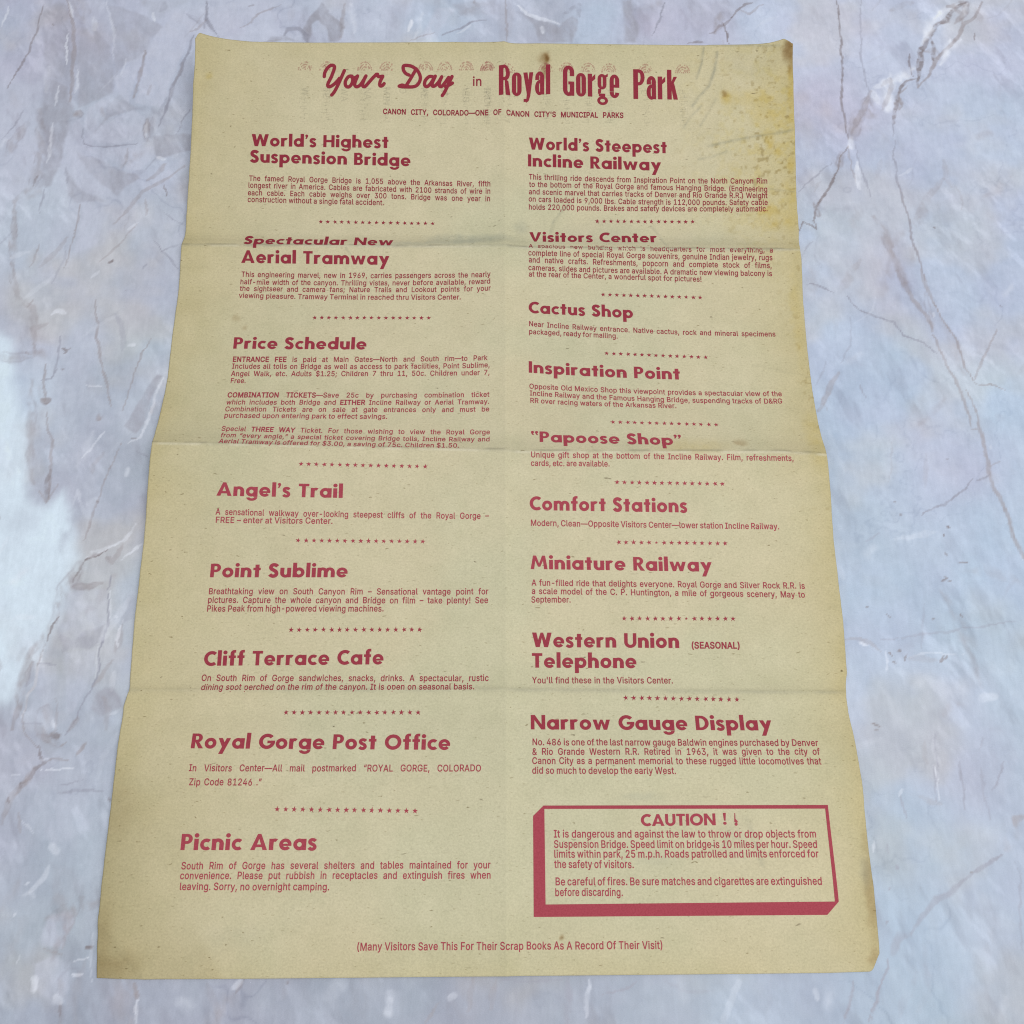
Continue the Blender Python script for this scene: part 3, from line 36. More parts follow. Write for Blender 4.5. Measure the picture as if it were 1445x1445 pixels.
FONT = json.loads(r'''{"A":[480,[[[16,0],[201,509],[276,509],[463,0],[395,0],[287,302],[264,372],[232,478],[245,478],[213,371],[191,302],[85,0]],[[110,142],[110,199],[370,199],[370,142]]]],"B":[456,[[[60,0],[60,509],[241,509],[289,504],[329,491],[359,469],[381,442],[394,410],[398,374],[395,344],[387,320],[356,286],[315,267],[315,262],[339,257],[363,245],[385,227],[402,203],[414,173],[418,136],[413,100],[400,67],[377,39],[344,18],[301,4],[247,0]],[[125,57],[245,57],[296,63],[330,80],[349,105],[355,137],[352,161],[342,184],[327,203],[306,218],[279,228],[248,231],[125,231]],[[125,285],[238,285],[288,296],[308,309],[323,326],[333,348],[336,372],[330,403],[313,429],[283,446],[240,452],[125,452]]]],"C":[510,[[[267,-7],[205,1],[150,25],[104,63],[70,115],[48,179],[40,254],[48,329],[70,393],[104,445],[150,484],[205,508],[267,516],[340,504],[373,490],[402,471],[427,447],[448,418],[463,385],[473,348],[408,348],[389,395],[357,428],[315,449],[267,456],[223,450],[184,432],[150,403],[125,364],[109,314],[103,254],[109,194],[125,145],[151,105],[184,76],[223,59],[267,53],[315,60],[357,81],[389,114],[408,160],[473,160],[463,124],[448,91],[428,62],[402,38],[373,19],[341,5],[305,-4]]]],"D":[502,[[[219,0],[96,0],[96,57],[215,57],[272,63],[318,81],[354,110],[379,149],[394,198],[399,255],[394,312],[379,361],[354,399],[320,428],[275,446],[221,452],[93,452],[93,509],[225,509],[294,501],[353,478],[399,441],[433,391],[455,329],[462,255],[455,181],[433,119],[398,68],[351,31],[291,8]],[[125,509],[125,0],[60,0],[60,509]]]],"E":[419,[[[60,0],[60,509],[372,509],[372,452],[125,452],[125,286],[355,286],[355,229],[125,229],[125,57],[375,57],[375,0]]]],"F":[410,[[[60,0],[60,509],[369,509],[369,452],[125,452],[125,278],[346,278],[346,221],[125,221],[125,0]]]],"G":[520,[[[269,-7],[205,1],[149,25],[104,64],[69,116],[47,179],[40,254],[47,329],[69,393],[103,445],[149,484],[203,508],[265,516],[304,513],[340,504],[374,489],[403,469],[429,445],[449,416],[465,384],[474,349],[408,349],[387,393],[356,427],[315,448],[265,456],[222,450],[183,432],[150,404],[125,364],[109,314],[103,254],[109,194],[125,145],[151,105],[184,76],[224,59],[269,53],[309,57],[345,71],[374,93],[396,123],[410,160],[415,202],[434,199],[283,199],[283,256],[478,256],[478,200],[471,141],[451,91],[419,50],[377,19],[326,0]]]],"H":[517,[[[60,0],[60,509],[125,509],[125,289],[392,289],[392,509],[457,509],[457,0],[392,0],[392,232],[125,232],[125,0]]]],"I":[300,[[[31,0],[31,57],[118,57],[118,452],[31,452],[31,509],[269,509],[269,452],[183,452],[183,57],[269,57],[269,0]]]],"K":[467,[[[104,145],[104,216],[139,261],[174,303],[212,344],[364,509],[448,509],[231,276],[228,276]],[[60,0],[60,509],[125,509],[125,334],[124,225],[125,193],[125,0]],[[372,0],[188,259],[228,309],[449,0]]]],"L":[393,[[[60,0],[60,509],[125,509],[125,57],[361,57],[361,0]]]],"M":[628,[[[60,0],[60,509],[152,509],[277,187],[287,159],[299,123],[311,84],[322,49],[307,49],[318,83],[330,121],[342,158],[352,187],[476,509],[568,509],[568,0],[504,0],[504,291],[504,327],[505,369],[506,413],[507,457],[513,457],[498,409],[482,363],[467,322],[456,291],[342,0],[286,0],[170,291],[159,321],[145,361],[129,408],[112,457],[119,457],[120,416],[121,372],[122,328],[122,291],[122,0]]]],"N":[523,[[[60,0],[60,509],[136,509],[343,183],[363,151],[388,107],[414,55],[405,54],[401,108],[399,157],[399,195],[399,509],[463,509],[463,0],[387,0],[202,290],[177,331],[148,381],[108,452],[119,454],[122,384],[124,328],[125,291],[125,0]]]],"O":[533,[[[267,-7],[205,1],[150,25],[105,63],[70,115],[48,179],[40,254],[48,329],[70,393],[105,445],[150,484],[205,508],[267,516],[329,508],[384,484],[429,445],[464,393],[486,329],[493,254],[486,179],[464,115],[429,63],[384,25],[329,1]],[[267,53],[310,59],[349,76],[383,105],[408,144],[425,194],[430,254],[425,314],[408,365],[383,404],[349,433],[310,450],[267,456],[223,450],[184,433],[151,404],[125,364],[109,314],[103,254],[109,194],[125,144],[151,105],[184,76],[223,59]]]],"P":[445,[[[60,0],[60,509],[235,509],[289,503],[332,487],[366,462],[390,430],[404,391],[409,348],[404,304],[390,265],[366,233],[332,207],[289,191],[235,186],[109,186],[109,242],[233,242],[269,246],[297,256],[318,272],[333,294],[342,319],[344,348],[342,376],[333,402],[318,423],[297,439],[268,449],[232,452],[125,452],[125,0]]]],"R":[449,[[[60,0],[60,509],[236,509],[290,504],[333,489],[367,465],[390,433],[405,395],[409,352],[405,309],[390,271],[367,240],[333,217],[289,203],[236,198],[96,198],[96,255],[234,255],[269,258],[298,267],[319,281],[334,300],[342,324],[345,352],[342,380],[334,405],[319,425],[298,440],[269,449],[233,452],[125,452],[125,0]],[[353,0],[230,229],[303,229],[428,0]]]],"S":[447,[[[224,-9],[172,-4],[128,9],[91,31],[64,60],[46,96],[38,137],[104,137],[110,110],[123,88],[142,71],[166,59],[224,49],[257,52],[286,60],[311,74],[329,92],[341,114],[346,139],[342,161],[332,179],[296,205],[245,222],[184,239],[128,260],[86,289],[60,326],[52,372],[58,413],[75,448],[102,476],[138,498],[180,511],[227,516],[275,511],[316,498],[351,476],[377,449],[394,415],[401,378],[337,378],[326,412],[302,437],[267,453],[225,459],[194,456],[167,448],[145,435],[129,418],[118,398],[115,376],[119,352],[131,334],[169,308],[212,293],[264,279],[312,264],[359,238],[395,198],[405,171],[408,139],[403,99],[386,64],[360,34],[323,11],[278,-4]]]],"T":[449,[[[32,452],[32,509],[417,509],[417,452],[257,452],[257,0],[193,0],[193,452]]]],"U":[517,[[[259,-8],[203,-2],[154,15],[114,43],[85,80],[66,124],[60,173],[60,509],[124,509],[124,178],[128,144],[141,113],[160,87],[187,68],[220,56],[259,52],[298,56],[331,68],[357,87],[377,113],[389,144],[393,178],[393,509],[457,509],[457,173],[451,124],[433,80],[403,43],[363,15],[315,-2]]]],"V":[480,[[[204,0],[16,509],[84,509],[192,206],[215,137],[248,31],[235,31],[267,138],[290,206],[395,509],[463,509],[278,0]]]],"W":[686,[[[155,0],[16,509],[82,509],[163,196],[175,145],[187,94],[197,40],[189,40],[200,94],[211,145],[224,196],[306,509],[380,509],[462,196],[474,145],[486,94],[497,40],[488,40],[499,94],[510,145],[523,196],[603,509],[670,509],[530,0],[455,0],[368,323],[351,391],[336,475],[350,475],[335,395],[318,323],[230,0]]]],"Y":[472,[[[203,0],[203,208],[16,509],[91,509],[192,344],[222,292],[250,230],[224,230],[251,293],[280,344],[381,509],[455,509],[268,208],[268,0]]]],"Z":[438,[[[42,0],[42,46],[273,385],[306,431],[341,476],[348,454],[285,452],[223,452],[40,452],[40,509],[397,509],[397,462],[169,129],[134,81],[97,33],[90,54],[152,57],[214,57],[399,57],[399,0]]]],"a":[389,[[[160,-9],[126,-5],[94,5],[68,22],[48,45],[35,73],[30,108],[34,138],[43,161],[58,179],[78,193],[125,211],[178,220],[234,227],[265,235],[273,243],[276,255],[276,257],[267,297],[240,322],[196,331],[149,322],[118,301],[100,274],[41,291],[57,322],[79,346],[104,364],[133,375],[194,384],[239,379],[286,360],[306,343],[322,320],[333,290],[337,251],[337,0],[277,0],[277,52],[272,52],[252,25],[215,1]],[[170,45],[202,49],[228,59],[248,74],[263,93],[272,115],[276,138],[276,190],[259,182],[231,176],[200,171],[175,168],[134,159],[103,139],[95,124],[92,105],[102,72],[130,52]]]],"b":[424,[[[229,-8],[198,-5],[172,4],[138,31],[118,59],[112,59],[112,0],[53,0],[53,509],[114,509],[114,319],[118,319],[137,346],[171,373],[197,381],[229,384],[274,378],[313,361],[345,332],[370,293],[385,245],[390,189],[385,133],[370,84],[346,45],[313,16],[274,-2]],[[220,47],[253,51],[279,66],[301,88],[316,117],[325,151],[328,189],[325,227],[316,261],[301,290],[280,311],[253,325],[220,330],[188,325],[161,312],[140,291],[125,263],[116,229],[113,189],[116,150],[125,115],[140,86],[162,65],[188,51]]]],"c":[396,[[[207,-8],[159,-2],[117,16],[82,46],[56,85],[40,133],[34,187],[40,243],[56,291],[82,330],[117,360],[159,378],[207,384],[260,377],[305,356],[340,322],[362,277],[303,262],[290,289],[270,311],[242,325],[207,330],[173,325],[145,310],[124,287],[108,258],[99,224],[96,187],[99,151],[108,117],[124,89],[145,66],[173,51],[207,46],[243,52],[271,66],[292,89],[304,117],[363,102],[341,56],[306,21],[261,-1]]]],"d":[424,[[[195,-8],[151,-2],[111,16],[79,45],[55,84],[39,133],[34,189],[39,245],[55,293],[79,332],[112,361],[151,378],[196,384],[228,381],[253,373],[287,346],[306,319],[311,319],[311,509],[372,509],[372,0],[313,0],[313,59],[307,59],[287,31],[252,4],[227,-5]],[[205,47],[236,51],[263,65],[284,86],[299,115],[309,150],[312,189],[309,229],[300,263],[284,291],[263,312],[237,325],[205,330],[172,325],[145,311],[124,290],[108,261],[99,227],[96,189],[99,151],[109,117],[124,88],[145,66],[172,51]]]],"e":[404,[[[212,-8],[161,-2],[117,16],[82,46],[56,85],[40,132],[34,187],[39,242],[55,290],[81,329],[115,359],[157,378],[205,384],[266,374],[294,361],[319,341],[341,315],[357,282],[368,242],[371,194],[371,169],[75,169],[75,221],[338,221],[310,202],[307,237],[298,269],[283,294],[263,314],[237,326],[205,330],[173,326],[146,313],[125,294],[109,270],[99,241],[96,211],[96,178],[100,139],[110,106],[128,80],[151,61],[179,50],[212,46],[254,53],[285,73],[306,105],[365,91],[353,63],[335,39],[311,19],[283,4],[249,-5]]]],"f":[254,[[[228,379],[228,327],[6,327],[6,379]],[[81,0],[81,432],[84,461],[96,486],[113,505],[135,519],[187,530],[222,527],[243,521],[227,468],[215,472],[195,474],[171,470],[154,460],[145,443],[142,419],[142,0]]]],"g":[425,[[[207,-151],[168,-148],[134,-140],[82,-110],[51,-69],[101,-41],[122,-66],[154,-88],[207,-97],[249,-92],[282,-75],[304,-47],[311,-6],[311,68],[306,68],[287,41],[252,16],[227,8],[195,5],[152,10],[113,27],[80,53],[55,90],[39,136],[34,191],[39,246],[55,293],[80,332],[112,361],[152,378],[196,384],[228,382],[253,373],[288,346],[308,319],[313,319],[313,379],[372,379],[372,-9],[367,-54],[350,-90],[324,-117],[291,-136],[251,-147]],[[205,59],[237,63],[264,75],[285,95],[300,121],[309,154],[312,193],[309,231],[300,264],[285,291],[264,312],[237,325],[205,330],[172,325],[145,312],[124,290],[109,262],[99,229],[96,193],[99,155],[109,123],[124,96],[145,76],[172,63]]]],"h":[410,[[[114,227],[114,0],[53,0],[53,509],[114,509],[114,287],[102,287],[124,332],[152,362],[187,379],[227,384],[264,380],[295,369],[321,349],[341,321],[353,285],[357,240],[357,0],[296,0],[296,235],[290,275],[273,304],[246,323],[210,329],[184,326],[161,317],[141,303],[126,283],[117,257]]]],"i":[167,[[[53,0],[53,379],[114,379],[114,0]],[[84,443],[67,446],[54,455],[44,468],[41,483],[44,499],[54,512],[67,521],[84,524],[100,521],[114,512],[123,499],[126,483],[123,468],[114,455],[100,446]]]],"j":[167,[[[53,379],[114,379],[114,-30],[111,-63],[102,-90],[86,-113],[65,-129],[37,-139],[4,-143],[-10,-143],[-10,-87],[2,-87],[25,-83],[40,-72],[50,-54],[53,-29]],[[83,443],[67,446],[53,455],[44,468],[41,483],[44,499],[53,512],[67,521],[83,524],[100,521],[114,512],[123,499],[126,483],[123,468],[114,455],[100,446]]]],"k":[381,[[[110,137],[110,212],[121,212],[284,379],[360,379],[184,199],[177,199]],[[53,0],[53,509],[114,509],[114,0]],[[294,0],[148,186],[191,229],[372,0]]]],"l":[189,[[[139,-2],[101,3],[74,20],[58,47],[53,84],[53,509],[114,509],[114,99],[120,62],[130,54],[146,52],[160,53],[170,54],[181,3],[162,-1]]]],"m":[610,[[[53,0],[53,379],[112,379],[112,295],[108,295],[118,323],[132,346],[172,376],[219,386],[257,380],[287,361],[309,331],[321,295],[312,295],[322,321],[337,343],[381,375],[437,386],[468,383],[497,372],[522,354],[541,328],[553,296],[557,255],[557,0],[496,0],[496,254],[490,289],[473,313],[447,326],[419,330],[395,328],[374,320],[345,290],[335,247],[335,0],[274,0],[274,260],[269,288],[253,311],[229,326],[199,330],[158,320],[140,307],[126,289],[117,266],[114,238],[114,0]]]],"n":[410,[[[114,227],[114,0],[53,0],[53,379],[112,379],[112,287],[102,287],[124,332],[152,362],[187,379],[227,384],[264,380],[295,369],[321,349],[341,321],[353,285],[357,240],[357,0],[296,0],[296,235],[290,275],[273,304],[246,323],[210,329],[184,326],[161,317],[141,303],[126,283],[117,257]]]],"o":[415,[[[207,-8],[159,-2],[117,16],[82,46],[56,85],[40,133],[34,187],[40,243],[56,291],[82,330],[117,360],[159,378],[207,384],[256,378],[299,360],[333,330],[359,291],[376,243],[381,187],[376,133],[359,85],[333,46],[299,16],[256,-2]],[[207,46],[242,51],[270,66],[292,89],[307,117],[316,151],[319,187],[316,224],[307,258],[292,287],[270,310],[242,325],[207,330],[173,325],[145,310],[124,287],[108,258],[99,224],[96,187],[99,151],[108,117],[124,89],[145,66],[173,51]]]],"p":[424,[[[53,-143],[53,379],[112,379],[112,319],[118,319],[137,346],[171,373],[197,381],[229,384],[274,378],[313,361],[345,332],[370,293],[385,245],[390,189],[385,133],[370,84],[346,45],[313,16],[274,-2],[229,-8],[198,-5],[173,4],[138,31],[118,59],[114,59],[114,-143]],[[220,47],[253,51],[279,66],[301,88],[316,117],[325,151],[328,189],[325,227],[316,261],[301,290],[280,311],[253,325],[220,330],[188,325],[161,312],[140,291],[125,263],[116,229],[113,189],[116,150],[125,115],[140,86],[162,65],[188,51]]]],"q":[424,[[[372,-143],[311,-143],[311,59],[306,59],[287,31],[252,4],[227,-5],[195,-8],[151,-2],[111,16],[79,45],[55,84],[39,133],[34,189],[39,245],[55,293],[79,332],[112,361],[151,378],[196,384],[228,381],[253,373],[287,346],[307,319],[313,319],[313,379],[372,379]],[[205,47],[236,51],[263,65],[284,86],[299,115],[309,150],[312,189],[309,229],[300,263],[284,291],[263,312],[237,325],[205,330],[172,325],[145,311],[124,290],[108,261],[99,227],[96,189],[99,151],[109,117],[124,88],[145,66],[172,51]]]],"r":[259,[[[53,0],[53,379],[112,379],[112,321],[115,321],[130,347],[152,367],[181,380],[213,385],[229,384],[243,384],[243,322],[230,324],[207,326],[182,323],[159,315],[140,301],[126,284],[117,262],[114,237],[114,0]]]],"s":[365,[[[182,-8],[145,-5],[112,3],[84,18],[62,38],[45,63],[36,94],[94,107],[105,79],[124,60],[150,49],[181,45],[217,50],[244,62],[262,81],[268,103],[265,121],[254,136],[237,147],[212,155],[149,170],[104,186],[72,208],[53,237],[47,274],[51,305],[65,332],[87,354],[115,370],[149,381],[187,384],[223,381],[254,372],[279,358],[299,339],[324,290],[268,277],[258,298],[243,316],[219,328],[187,333],[156,329],[131,317],[114,299],[109,277],[112,258],[124,243],[172,223],[229,209],[275,194],[306,171],[325,142],[331,107],[326,75],[312,47],[290,24],[260,6],[223,-5]]]],"t":[227,[[[204,379],[204,327],[6,327],[6,379]],[[65,471],[126,471],[126,98],[128,76],[136,61],[150,53],[170,50],[185,51],[202,54],[213,2],[192,-3],[168,-4],[125,2],[92,21],[72,52],[65,93]]]],"u":[410,[[[182,-5],[146,-1],[115,11],[89,31],[69,59],[57,95],[53,139],[53,379],[114,379],[114,144],[119,105],[137,75],[164,56],[200,50],[226,53],[249,62],[268,77],[283,97],[293,122],[296,153],[296,379],[357,379],[357,0],[298,0],[298,92],[307,92],[286,47],[257,17],[222,0]]]],"v":[389,[[[163,0],[17,379],[84,379],[165,155],[187,87],[206,21],[184,21],[203,87],[224,155],[305,379],[371,379],[226,0]]]],"w":[567,[[[138,0],[23,379],[87,379],[133,214],[154,137],[175,41],[165,41],[186,135],[206,214],[252,379],[316,379],[362,214],[382,136],[402,41],[391,41],[413,135],[434,214],[480,379],[545,379],[429,0],[368,0],[319,172],[305,225],[291,280],[277,338],[291,338],[277,280],[263,225],[248,172],[199,0]]]],"x":[379,[[[21,0],[171,218],[171,171],[29,379],[100,379],[147,306],[179,253],[207,206],[175,206],[202,253],[233,306],[282,379],[352,379],[209,169],[209,214],[358,0],[287,0],[231,85],[200,136],[173,182],[205,182],[178,136],[148,85],[91,0]]]],"y":[389,[[[47,-139],[61,-86],[71,-87],[104,-89],[130,-74],[151,-36],[163,-1],[17,379],[84,379],[165,155],[187,87],[206,21],[184,21],[202,87],[224,155],[305,379],[371,379],[204,-58],[177,-107],[139,-136],[91,-145],[65,-143]]]],"0":[453,[[[227,-7],[174,1],[130,24],[95,62],[69,113],[53,178],[48,254],[53,330],[69,395],[95,447],[130,484],[174,508],[227,516],[279,508],[323,484],[358,447],[384,395],[400,330],[405,254],[400,178],[384,113],[359,62],[323,24],[279,1]],[[227,50],[261,56],[290,74],[313,103],[330,144],[340,194],[344,254],[340,314],[330,365],[313,405],[290,435],[261,453],[227,460],[192,453],[163,435],[140,405],[123,365],[113,314],[109,254],[113,194],[123,144],[140,103],[163,74],[192,56]]]],"1":[453,[[[76,0],[76,55],[391,55],[391,0]],[[276,509],[276,0],[212,0],[212,448],[209,448],[86,358],[86,427],[198,509]]]],"2":[453,[[[64,0],[64,47],[234,229],[282,282],[311,327],[320,371],[317,397],[308,419],[293,436],[273,449],[224,460],[196,457],[172,447],[153,433],[139,413],[130,390],[127,362],[66,362],[71,405],[86,442],[111,473],[143,496],[182,511],[225,516],[268,511],[306,497],[337,474],[361,445],[376,411],[381,372],[371,318],[336,259],[267,180],[153,60],[153,57],[389,57],[389,0]]]],"3":[453,[[[218,-7],[173,-3],[133,10],[98,30],[70,57],[52,91],[44,132],[109,132],[115,107],[126,87],[144,71],[165,59],[219,50],[275,61],[297,74],[315,93],[325,116],[329,145],[326,172],[316,196],[299,217],[275,234],[242,244],[201,248],[157,248],[157,299],[288,448],[288,452],[70,452],[70,509],[372,509],[372,461],[211,278],[211,289],[264,288],[308,276],[344,253],[371,222],[387,186],[393,145],[387,103],[370,66],[344,36],[309,12],[266,-2]]]],"4":[453,[[[40,105],[40,158],[247,509],[311,509],[109,166],[109,163],[413,163],[413,105]],[[282,0],[282,121],[282,146],[282,318],[343,318],[343,0]]]],"5":[453,[[[221,-7],[178,-2],[140,11],[108,32],[83,60],[66,93],[60,130],[122,130],[127,108],[138,89],[173,60],[221,50],[250,53],[276,64],[298,82],[314,104],[324,131],[328,162],[324,193],[314,221],[297,244],[275,262],[248,273],[218,277],[167,268],[128,246],[67,253],[96,509],[366,509],[366,452],[151,452],[134,301],[136,301],[178,325],[229,334],[263,330],[294,321],[321,306],[345,285],[364,260],[379,231],[388,199],[391,163],[385,117],[369,76],[343,41],[309,15],[268,-1]]]],"6":[453,[[[226,-7],[182,-1],[142,15],[109,40],[84,74],[69,115],[64,162],[68,199],[80,239],[137,340],[252,509],[322,509],[151,261],[145,261],[165,288],[196,307],[235,314],[278,309],[316,295],[346,271],[370,240],[384,201],[389,157],[384,112],[368,73],[343,39],[310,14],[271,-2]],[[226,48],[254,52],[279,63],[299,79],[314,101],[324,128],[327,157],[324,187],[314,213],[299,235],[279,251],[254,262],[226,265],[198,262],[174,252],[153,235],[138,214],[128,188],[125,158],[128,128],[138,102],[153,79],[174,63],[198,52]]]],"7":[453,[[[97,0],[323,448],[323,452],[62,452],[62,509],[391,509],[391,449],[165,0]]]],"8":[453,[[[226,-7],[178,-2],[136,11],[101,33],[74,62],[57,96],[52,135],[55,166],[65,195],[81,220],[101,241],[125,256],[153,265],[153,267],[119,282],[93,308],[76,342],[70,380],[75,417],[90,450],[114,477],[146,498],[184,511],[226,516],[269,511],[306,498],[337,477],[361,450],[377,417],[382,380],[376,342],[359,308],[333,282],[300,267],[300,265],[327,256],[351,241],[372,220],[387,195],[397,166],[401,135],[395,96],[378,62],[352,33],[317,11],[275,-2]],[[226,49],[258,52],[285,60],[307,74],[323,91],[333,113],[337,139],[333,165],[322,189],[305,208],[283,223],[256,232],[226,235],[196,232],[169,223],[147,208],[130,189],[119,165],[115,139],[119,113],[129,91],[145,74],[167,60],[195,52]],[[226,290],[274,300],[293,313],[307,330],[316,351],[319,376],[316,399],[308,420],[294,437],[275,449],[226,460],[177,449],[159,437],[145,420],[136,399],[133,376],[136,351],[145,330],[159,313],[178,300]]]],"9":[453,[[[226,516],[271,510],[310,494],[343,468],[368,434],[384,393],[389,347],[385,309],[373,270],[315,168],[200,0],[130,0],[301,248],[307,248],[287,221],[257,202],[218,195],[175,199],[137,214],[106,237],[83,269],[68,307],[64,352],[69,397],[85,436],[110,469],[143,494],[182,510]],[[226,460],[199,457],[174,446],[154,429],[138,407],[129,381],[125,352],[129,322],[138,295],[154,274],[174,257],[199,247],[226,243],[254,247],[279,257],[299,273],[314,295],[324,321],[327,350],[324,381],[314,407],[299,429],[279,446],[254,457]]]],".":[188,[[[95,-4],[78,-1],[63,9],[53,24],[50,41],[53,59],[63,73],[78,83],[95,87],[113,83],[128,73],[138,59],[141,41],[138,24],[128,9],[113,-1]]]],",":[188,[[[38,-119],[68,71],[137,71],[84,-119]]]],";":[188,[[[38,-119],[68,71],[137,71],[84,-119]],[[103,271],[86,274],[71,284],[61,299],[58,316],[61,334],[71,349],[86,359],[103,362],[121,359],[136,349],[146,334],[149,316],[146,299],[136,284],[121,274]]]],"!":[196,[[[67,160],[63,509],[132,509],[128,160]],[[98,-4],[81,-1],[66,9],[56,24],[52,41],[56,58],[66,73],[81,83],[98,86],[116,83],[130,73],[140,58],[143,41],[140,24],[130,9],[116,-1]]]],"$":[447,[[[202,-74],[202,583],[244,583],[244,-74]],[[224,-9],[172,-4],[128,9],[91,31],[64,60],[46,96],[38,137],[104,137],[110,110],[123,88],[142,71],[166,59],[224,49],[257,52],[286,60],[311,74],[329,92],[341,114],[346,139],[342,161],[332,179],[296,205],[245,222],[184,239],[128,260],[86,289],[60,326],[52,372],[58,413],[75,448],[102,476],[138,498],[180,511],[227,516],[275,511],[316,498],[351,476],[377,449],[394,415],[401,378],[337,378],[326,412],[302,437],[267,453],[225,459],[194,456],[167,448],[145,435],[129,418],[118,398],[115,376],[119,352],[131,334],[169,308],[212,293],[264,279],[312,264],[359,238],[395,198],[405,171],[408,139],[403,99],[386,64],[360,34],[323,11],[278,-4]]]],"&":[448,[[[197,-7],[150,-2],[110,12],[78,34],[54,62],[39,96],[34,133],[37,163],[47,189],[85,235],[140,279],[216,335],[237,352],[255,375],[262,405],[258,427],[245,445],[226,457],[201,461],[168,453],[145,431],[137,399],[145,363],[169,327],[204,284],[438,0],[364,0],[171,231],[121,293],[87,344],[78,370],[75,398],[79,430],[91,458],[109,481],[134,499],[165,510],[200,513],[235,510],[266,499],[290,482],[308,459],[320,433],[324,404],[315,362],[291,325],[256,293],[154,217],[110,174],[100,154],[97,131],[100,108],[109,87],[124,70],[143,57],[166,49],[193,46],[223,50],[251,59],[301,95],[321,121],[336,151],[346,186],[349,224],[408,224],[405,180],[397,144],[371,92],[345,62],[333,47],[305,23],[271,7],[234,-3]]]],"(":[273,[[[89,207],[101,324],[132,441],[177,539],[236,539],[191,428],[161,313],[151,207],[160,115],[188,16],[236,-96],[177,-96],[139,-21],[111,55],[95,131]]]],")":[273,[[[37,-96],[86,18],[113,116],[122,207],[112,313],[82,428],[37,539],[97,539],[142,441],[173,323],[184,207],[178,130],[161,53],[134,-22],[97,-96]]]],"'":[206,[[[78,318],[70,509],[136,509],[128,318]]]],"-":[453,[[[337,244],[337,188],[114,188],[114,244]]]],"\u2013":[350,[[[350,244],[350,188],[0,188],[0,244]]]],"\u2014":[699,[[[699,244],[699,188],[0,188],[0,244]]]],"\u201c":[300,[[[52,318],[104,509],[151,509],[121,318]],[[175,318],[228,509],[274,509],[244,318]]]],"\u201d":[300,[[[52,318],[82,509],[151,509],[98,318]],[[175,318],[205,509],[274,509],[222,318]]]]," ":[188,[]]}''')
CURVES, CFOLD = D['CURVES'], D['CFOLD']

# ---- sheet geometry (all lengths in millimetres) ----
def pchip(xk, yk):
    xk = np.asarray(xk, float); yk = np.asarray(yk, float)
    h = np.diff(xk); d = np.diff(yk) / h
    m = np.zeros(len(xk)); m[0] = d[0]; m[-1] = d[-1]
    for i in range(1, len(xk) - 1):
        if d[i-1] * d[i] > 0:
            w1 = 2*h[i] + h[i-1]; w2 = h[i] + 2*h[i-1]
            m[i] = (w1 + w2) / (w1/d[i-1] + w2/d[i])
    def f(x):
        x = np.clip(np.asarray(x, float), xk[0], xk[-1])
        i = np.clip(np.searchsorted(xk, x) - 1, 0, len(h) - 1)
        t = (x - xk[i]) / h[i]
        return ((1+2*t)*(1-t)**2*yk[i] + t*(1-t)**2*h[i]*m[i] + t*t*(3-2*t)*yk[i+1] + t*t*(t-1)*h[i]*m[i+1])
    return f
PAN = [  # height of the paper above the table, per panel, from bottom panel to top panel
 ([-200,-192,-181,-166,-150,-135,-123,-116,-108,-103,-100],[.8,1.2,2.4,3.3,3.5,4.0,3.4,2.5,1.2,1.4,2.3]),
 ([-100,-98.3,-95,-89,-80,-70,-60,-50,-38,-20,-10,-5,-1.5],[2.3,1.5,1.0,1.3,2.3,3.7,4.2,4.5,4.9,7.2,8.3,8.7,9.0]),
 ([-1.5,1.5,5,9.7,19,25,37,48,58,72,84,92,98,100.5],[9.0,7.5,5.9,4.5,2.6,1.6,.6,.5,.6,1.0,1.9,3.2,4.8,5.4]),
 ([100.5,103,106,109,113,120,127,154,181,200.5],[5.4,4.4,3.1,2.5,2.5,3.7,5.4,12.0,18.4,23.7])]
PANF = []
for _x, _z in PAN:
    _x = np.array(_x, float); PANF.append(pchip((_x - _x[0]) / (_x[-1] - _x[0]), _z))
def curves_y(x):
    return [np.interp(x, c[0], c[1]) for c in CURVES]
def s_of(x, y):
    ys = curves_y(x); s = np.zeros_like(np.asarray(x, float) + y)
    s = np.where(y < ys[1], (y - ys[0]) / (ys[1] - ys[0]), 0)
    for k in (1, 2, 3):
        s = np.where(y >= ys[k], k + (y - ys[k]) / (ys[k+1] - ys[k]), s)
    return np.clip(s, 0, 4)
CREASES = []
def z_of(x, y):
    x = np.asarray(x, float); y = np.asarray(y, float)
    s = s_of(x, y); z = np.zeros_like(s)
    for k in range(4):
        t = np.clip(s - k, 0, 1)
        z = np.where((s >= k) & (s <= k + 1), PANF[k](t), z)
    xc = np.interp(y, [-200, 200], [CFOLD[0], CFOLD[1]])
    d = x - xc
    z = z + 1.45 * np.exp(-np.abs(d) / np.where(d < 0, 9., 2.6))      # the long middle fold
    z = z + 1.3 * np.exp(-(s / .10)**2) * np.exp(-((x + 20) / 75.)**2)  # slightly lifted foot of the sheet
    z = z + 5. * np.exp(-np.hypot(x + 139, y - 201) / 9.)           # curled top corners
    z = z + 5. * np.exp(-np.hypot(x - 139, y - 200) / 7.)
    for pts, w, a in CREASES:
        z = z + a * np.exp(-(pl_dist(x, y, pts) / w)**2)
    return z + .25
def pl_dist(x, y, pts):
    d = np.full(np.shape(x), 1e9)
    for (x0, y0), (x1, y1) in zip(pts[:-1], pts[1:]):
        vx, vy = x1 - x0, y1 - y0; L = vx*vx + vy*vy + 1e-9
        t = np.clip(((x - x0)*vx + (y - y0)*vy) / L, 0, 1)
        d = np.minimum(d, np.hypot(x - x0 - t*vx, y - y0 - t*vy))
    return d

CREASES = [(c[0], c[1], c[2]) for c in D['CREA']]

